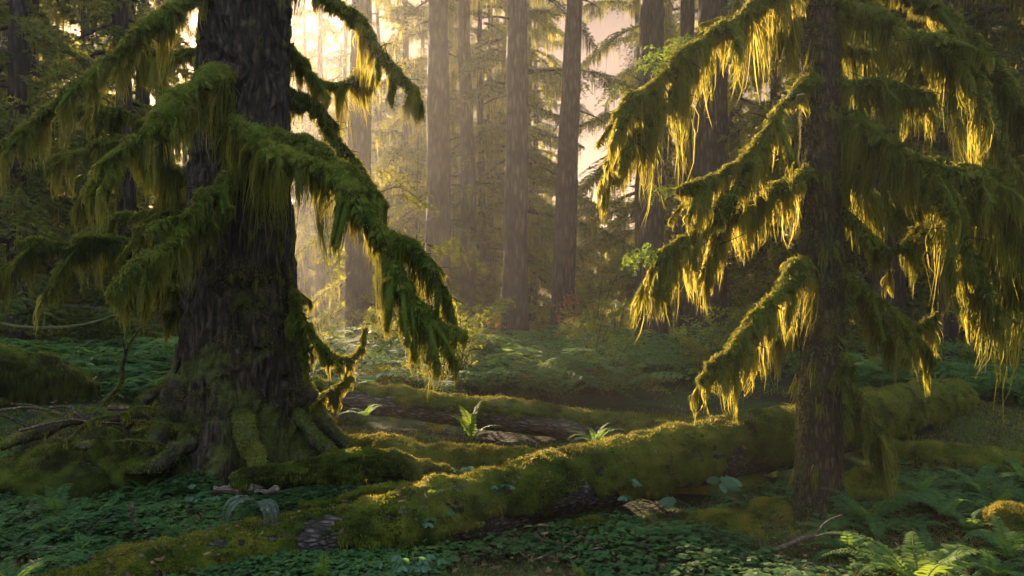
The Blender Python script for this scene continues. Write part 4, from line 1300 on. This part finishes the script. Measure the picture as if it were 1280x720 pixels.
for k, (u, v) in enumerate(((620, 690), (760, 690), (690, 700), (800, 700), (940, 668), (1000, 700), (1240, 600), (1170, 600), (60, 690), (120, 680), (190, 665), (230, 690), (90, 650), (150, 700), (240, 650), (1120, 700), (1060, 712))):
    d = CAMZ * F / (v - 360)
    p = [(u - 25, v + rs.uniform(-4, 4), d), (u, v - 3, d + .02), (u + 25, v + rs.uniform(-4, 4), d + .05)]
    stick('thin dead twig lying on the shaded forest floor', p, .007, .003, 400 + k, 'stick', 'dead twigs on the forest floor', forks=1)

# ------------------------------------------------------------------ ground cover (uncountable)


def floor_pts(n, x0, x1, y0, y1, thr, seed, sc=1.2, keepout=True):
    y = RNG.uniform(y0, y1, n)
    x = RNG.uniform(x0, x1, n) * (y / y1)
    k = fbm(np.stack((x * sc, y * sc, x * 0), -1), 3, seed) > thr
    x, y = x[k], y[k]
    p = np.stack((x, y, gh(x, y)), 1)
    if y1 < 20:       # bare ground left right under the huge log to deepen its shade
        dd = np.min(np.hypot(p[:, None, 0] - main_c[None, ::4, 0], p[:, None, 1] - main_c[None, ::4, 1]), 1)
        p = p[dd > .13 + .10 * RNG.random(len(p))]
    return p


def clover():
    b = Buf()
    p = np.concatenate((floor_pts(36000, -5.0, 5.0, 3.3, 6.7, .0, 13), floor_pts(30000, -3.8, -.5, 3.4, 5.8, -.12, 14, 2.2)))
    n = len(p)
    h = RNG.uniform(.015, .07, n) + .05 * np.clip(fbm(p * 3.1, 2, 66), 0, 1)
    top = p + np.stack((RNG.normal(size=n) * .012, RNG.normal(size=n) * .012, h), 1)
    a = RNG.uniform(0, 6.28, n)
    s = np.clip(RNG.lognormal(-3.9, .35, n), .009, .045)
    tint = np.clip(.5 + fbm(p * 2, 2, 6) * .3 + RNG.normal(size=n) * .14, 0, 1)
    for j in range(3):
        aa = a + j * 2.094
        d = np.stack((np.cos(aa), np.sin(aa), RNG.uniform(-.35, .15, n)), 1) * s[:, None]
        strands(b, top, d, s * 1.0, 2, leaf=True, side=norm(np.cross(d, RNG.normal(size=(n, 3)) * .25 + (0, 0, 1.))), tint=tint)
    tag(link('clover_carpet', b.mesh('clover_carpet', M['clover'], False)), 'low clover-like wood sorrel covering the forest floor', 'ground cover', kind='stuff')


clover()


def carpet():
    b = Buf()
    p = np.concatenate((floor_pts(170000, -6.5, 6.5, 3.2, 9.5, -.35, 15), floor_pts(30000, -14, 14, 8, 18, -.2, 15)))
    n = len(p)
    sc = np.clip(p[:, 1] / 6, 1, 3)
    d = norm(RNG.normal(size=(n, 3)) * .6 + (0, 0, 1.)) * (RNG.uniform(.012, .04, n) * sc)[:, None]
    tint = np.clip(.35 + fbm(p * 1.7, 3, 16) * .35 + RNG.normal(size=n) * .1, 0, 1)
    strands(b, p - (0, 0, .004), d, RNG.uniform(.005, .011, n) * sc, 2, tint=tint)
    tag(link('moss_carpet', b.mesh('moss_carpet', M['log_moss'])), 'short moss growing on the forest floor', 'moss', kind='stuff')
    b = Buf()
    p = floor_pts(13000, -5, 5, 3.2, 8, -.2, 18, 2)
    n = len(p)
    d = norm(RNG.normal(size=(n, 3)) * (1, 1, .25)) * RNG.uniform(.02, .055, (n, 1))
    strands(b, p + np.stack((0 * p[:, 0], 0 * p[:, 0], RNG.uniform(.01, .07, n)), 1), d, RNG.uniform(.01, .028, n), 2, leaf=True, side=norm(np.cross(d, (0, 0, 1.)) + RNG.normal(size=(n, 3)) * .3), tint=np.clip(RNG.normal(.5, .25, n), 0, 1))
    tag(link('leaf_litter', b.mesh('leaf_litter', M['litter'], False)), 'brown dead leaves and needles strewn on the forest floor', 'leaf litter', kind='stuff')
    # low leaves far off under the trees
    b = Buf()
    p = floor_pts(60000, -40, 40, 14, 46, -.6, 20, .5)
    n = len(p)
    p[:, 2] += RNG.uniform(0, .5, n) ** 1.5
    d = norm(RNG.normal(size=(n, 3)) + (0, 0, .4)) * RNG.uniform(.06, .16, (n, 1)) * (p[:, 1:2] / 20)
    strands(b, p, d, np.linalg.norm(d, axis=1) * .4, 2, leaf=True, tint=np.clip(RNG.normal(.5, .2, n), 0, 1))
    tag(link('undergrowth', b.mesh('undergrowth', M['broadleaf'])), 'low leafy undergrowth across the far forest floor', 'undergrowth', kind='stuff')
    # far wood that reads as one mass
    b = Buf()
    n = 60000
    x = RNG.uniform(-60, 60, n)
    y = RNG.uniform(48, 62, n)
    z = RNG.uniform(0, 1, n) ** 1.1 * (11 + 5 * fbm(np.stack((x * .25, x * 0, x * 0), -1), 3, 44)) * np.where(np.abs(x + 22) < 6, .6, 1) * np.where(np.abs(x - 6.5) < 4, .5, 1)
    k = fbm(np.stack((x * .5, y * .5, z * .5), -1), 3, 45) > -.25
    p = np.stack((x, y, z), 1)[k]
    n = len(p)
    d = norm(RNG.normal(size=(n, 3)) + (0, 0, -.5)) * RNG.uniform(.25, .7, (n, 1))
    strands(b, p, d, RNG.uniform(.12, .3, n), 2, leaf=True, tint=np.clip(.5 + fbm(p * .4, 2, 46) * .3 + RNG.normal(size=n) * .1, 0, 1))
    tag(link('distant_woods', b.mesh('distant_woods', M['needle'])), 'far wood closing the view behind the trees', 'woods', kind='stuff')


carpet()

# ------------------------------------------------------------------ haze
HAZE_DENS = .0016
hb = Buf()
x0, x1, y0, y1, z0, z1 = -123, 123, -63, 163, -2.2, 19.0
hb.add([(x0, y0, z0), (x1, y0, z0), (x1, y1, z0), (x0, y1, z0), (x0, y0, z1), (x1, y0, z1), (x1, y1, z1), (x0, y1, z1)],
       [(0, 3, 2, 1), (4, 5, 6, 7), (0, 1, 5, 4), (1, 2, 6, 5), (2, 3, 7, 6), (3, 0, 4, 7)])
m, nt, out = mat_new('haze_air')
pv = N(nt, 'ShaderNodeVolumePrincipled')
pv.inputs['Color'].default_value = (.96, .94, .91, 1)
pv.inputs['Density'].default_value = HAZE_DENS
pv.inputs['Anisotropy'].default_value = .62
nt.links.new(pv.outputs[0], out.inputs['Volume'])
tag(link('haze', hb.mesh('haze', m, False)), 'golden morning mist hanging between the trees', 'haze', kind='stuff')

# ------------------------------------------------------------------ light
SUN_EL, SUN_AZ = math.radians(17.5), math.radians(-24)     # azimuth from +Y, negative to the left
w = bpy.data.worlds.new('World')
SC.world = w
w.use_nodes = True
nt = w.node_tree
nt.nodes.clear()
sky = N(nt, 'ShaderNodeTexSky', sky_type='NISHITA', sun_disc=False)
sky.sun_elevation = SUN_EL
sky.sun_rotation = SUN_AZ
sky.dust_density = 1.0
sky.air_density = 1.6
sky.ozone_density = 1.0
bg = N(nt, 'ShaderNodeBackground', i_Strength=.15)
ow = N(nt, 'ShaderNodeOutputWorld')
tcw = N(nt, 'ShaderNodeTexCoord')
sz = N(nt, 'ShaderNodeSeparateXYZ')
nt.links.new(tcw.outputs['Generated'], sz.inputs[0])
dawn_and_fill = ramp(nt, [(.0, (.14, .078, .070)), (.34, (.15, .088, .080)), (.58, (1.4, 1.36, 1.34))])      # rosy dawn tint, dimmed near the horizon; overhead sky boosted as fill light
nt.links.new(sz.outputs['Z'], dawn_and_fill.inputs[0])
gm = N(nt, 'ShaderNodeGamma', i_Gamma=.70)
nt.links.new(sky.outputs[0], gm.inputs[0])
ml = N(nt, 'ShaderNodeMixRGB', blend_type='MULTIPLY')
ml.inputs[0].default_value = 1
nt.links.new(gm.outputs[0], ml.inputs[1])
nt.links.new(dawn_and_fill.outputs[0], ml.inputs[2])
nt.links.new(ml.outputs[0], bg.inputs[0])
nt.links.new(bg.outputs[0], ow.inputs[0])
sl = bpy.data.lights.new('sun', 'SUN')
sl.energy = 5.0
sl.angle = math.radians(.6)
sl.color = (1.0, .72, .44)
so = bpy.data.objects.new('sun', sl)
COL.objects.link(so)
from mathutils import Vector
sdir = Vector((math.sin(SUN_AZ) * math.cos(SUN_EL), math.cos(SUN_AZ) * math.cos(SUN_EL), math.sin(SUN_EL)))
so.rotation_euler = sdir.to_track_quat('Z', 'Y').to_euler()
so.location = (0, 0, 30)

# ------------------------------------------------------------------ camera and render settings
cd = bpy.data.cameras.new('camera')
cd.sensor_width = 36
cd.lens = 36 * F / 1280
cd.clip_start = .05
cd.clip_end = 600
cd.dof.use_dof = True
cd.dof.focus_distance = 5.6
cd.dof.aperture_fstop = 3.2
co = bpy.data.objects.new('camera', cd)
COL.objects.link(co)
co.location = (0, 0, CAMZ)
co.rotation_euler = (PI / 2, 0, 0)
SC.camera = co
vs = SC.view_settings
vs.view_transform = 'Standard'
vs.look = 'None'
vs.gamma = 1
vs.exposure = 2.6
cy = SC.cycles
cy.max_bounces = 6
cy.diffuse_bounces = 3
cy.glossy_bounces = 2
cy.transmission_bounces = 4
cy.transparent_max_bounces = 4
cy.volume_bounces = 1
cy.use_denoising = True
cy.use_adaptive_sampling = False
cy.sample_clamp_indirect = 6
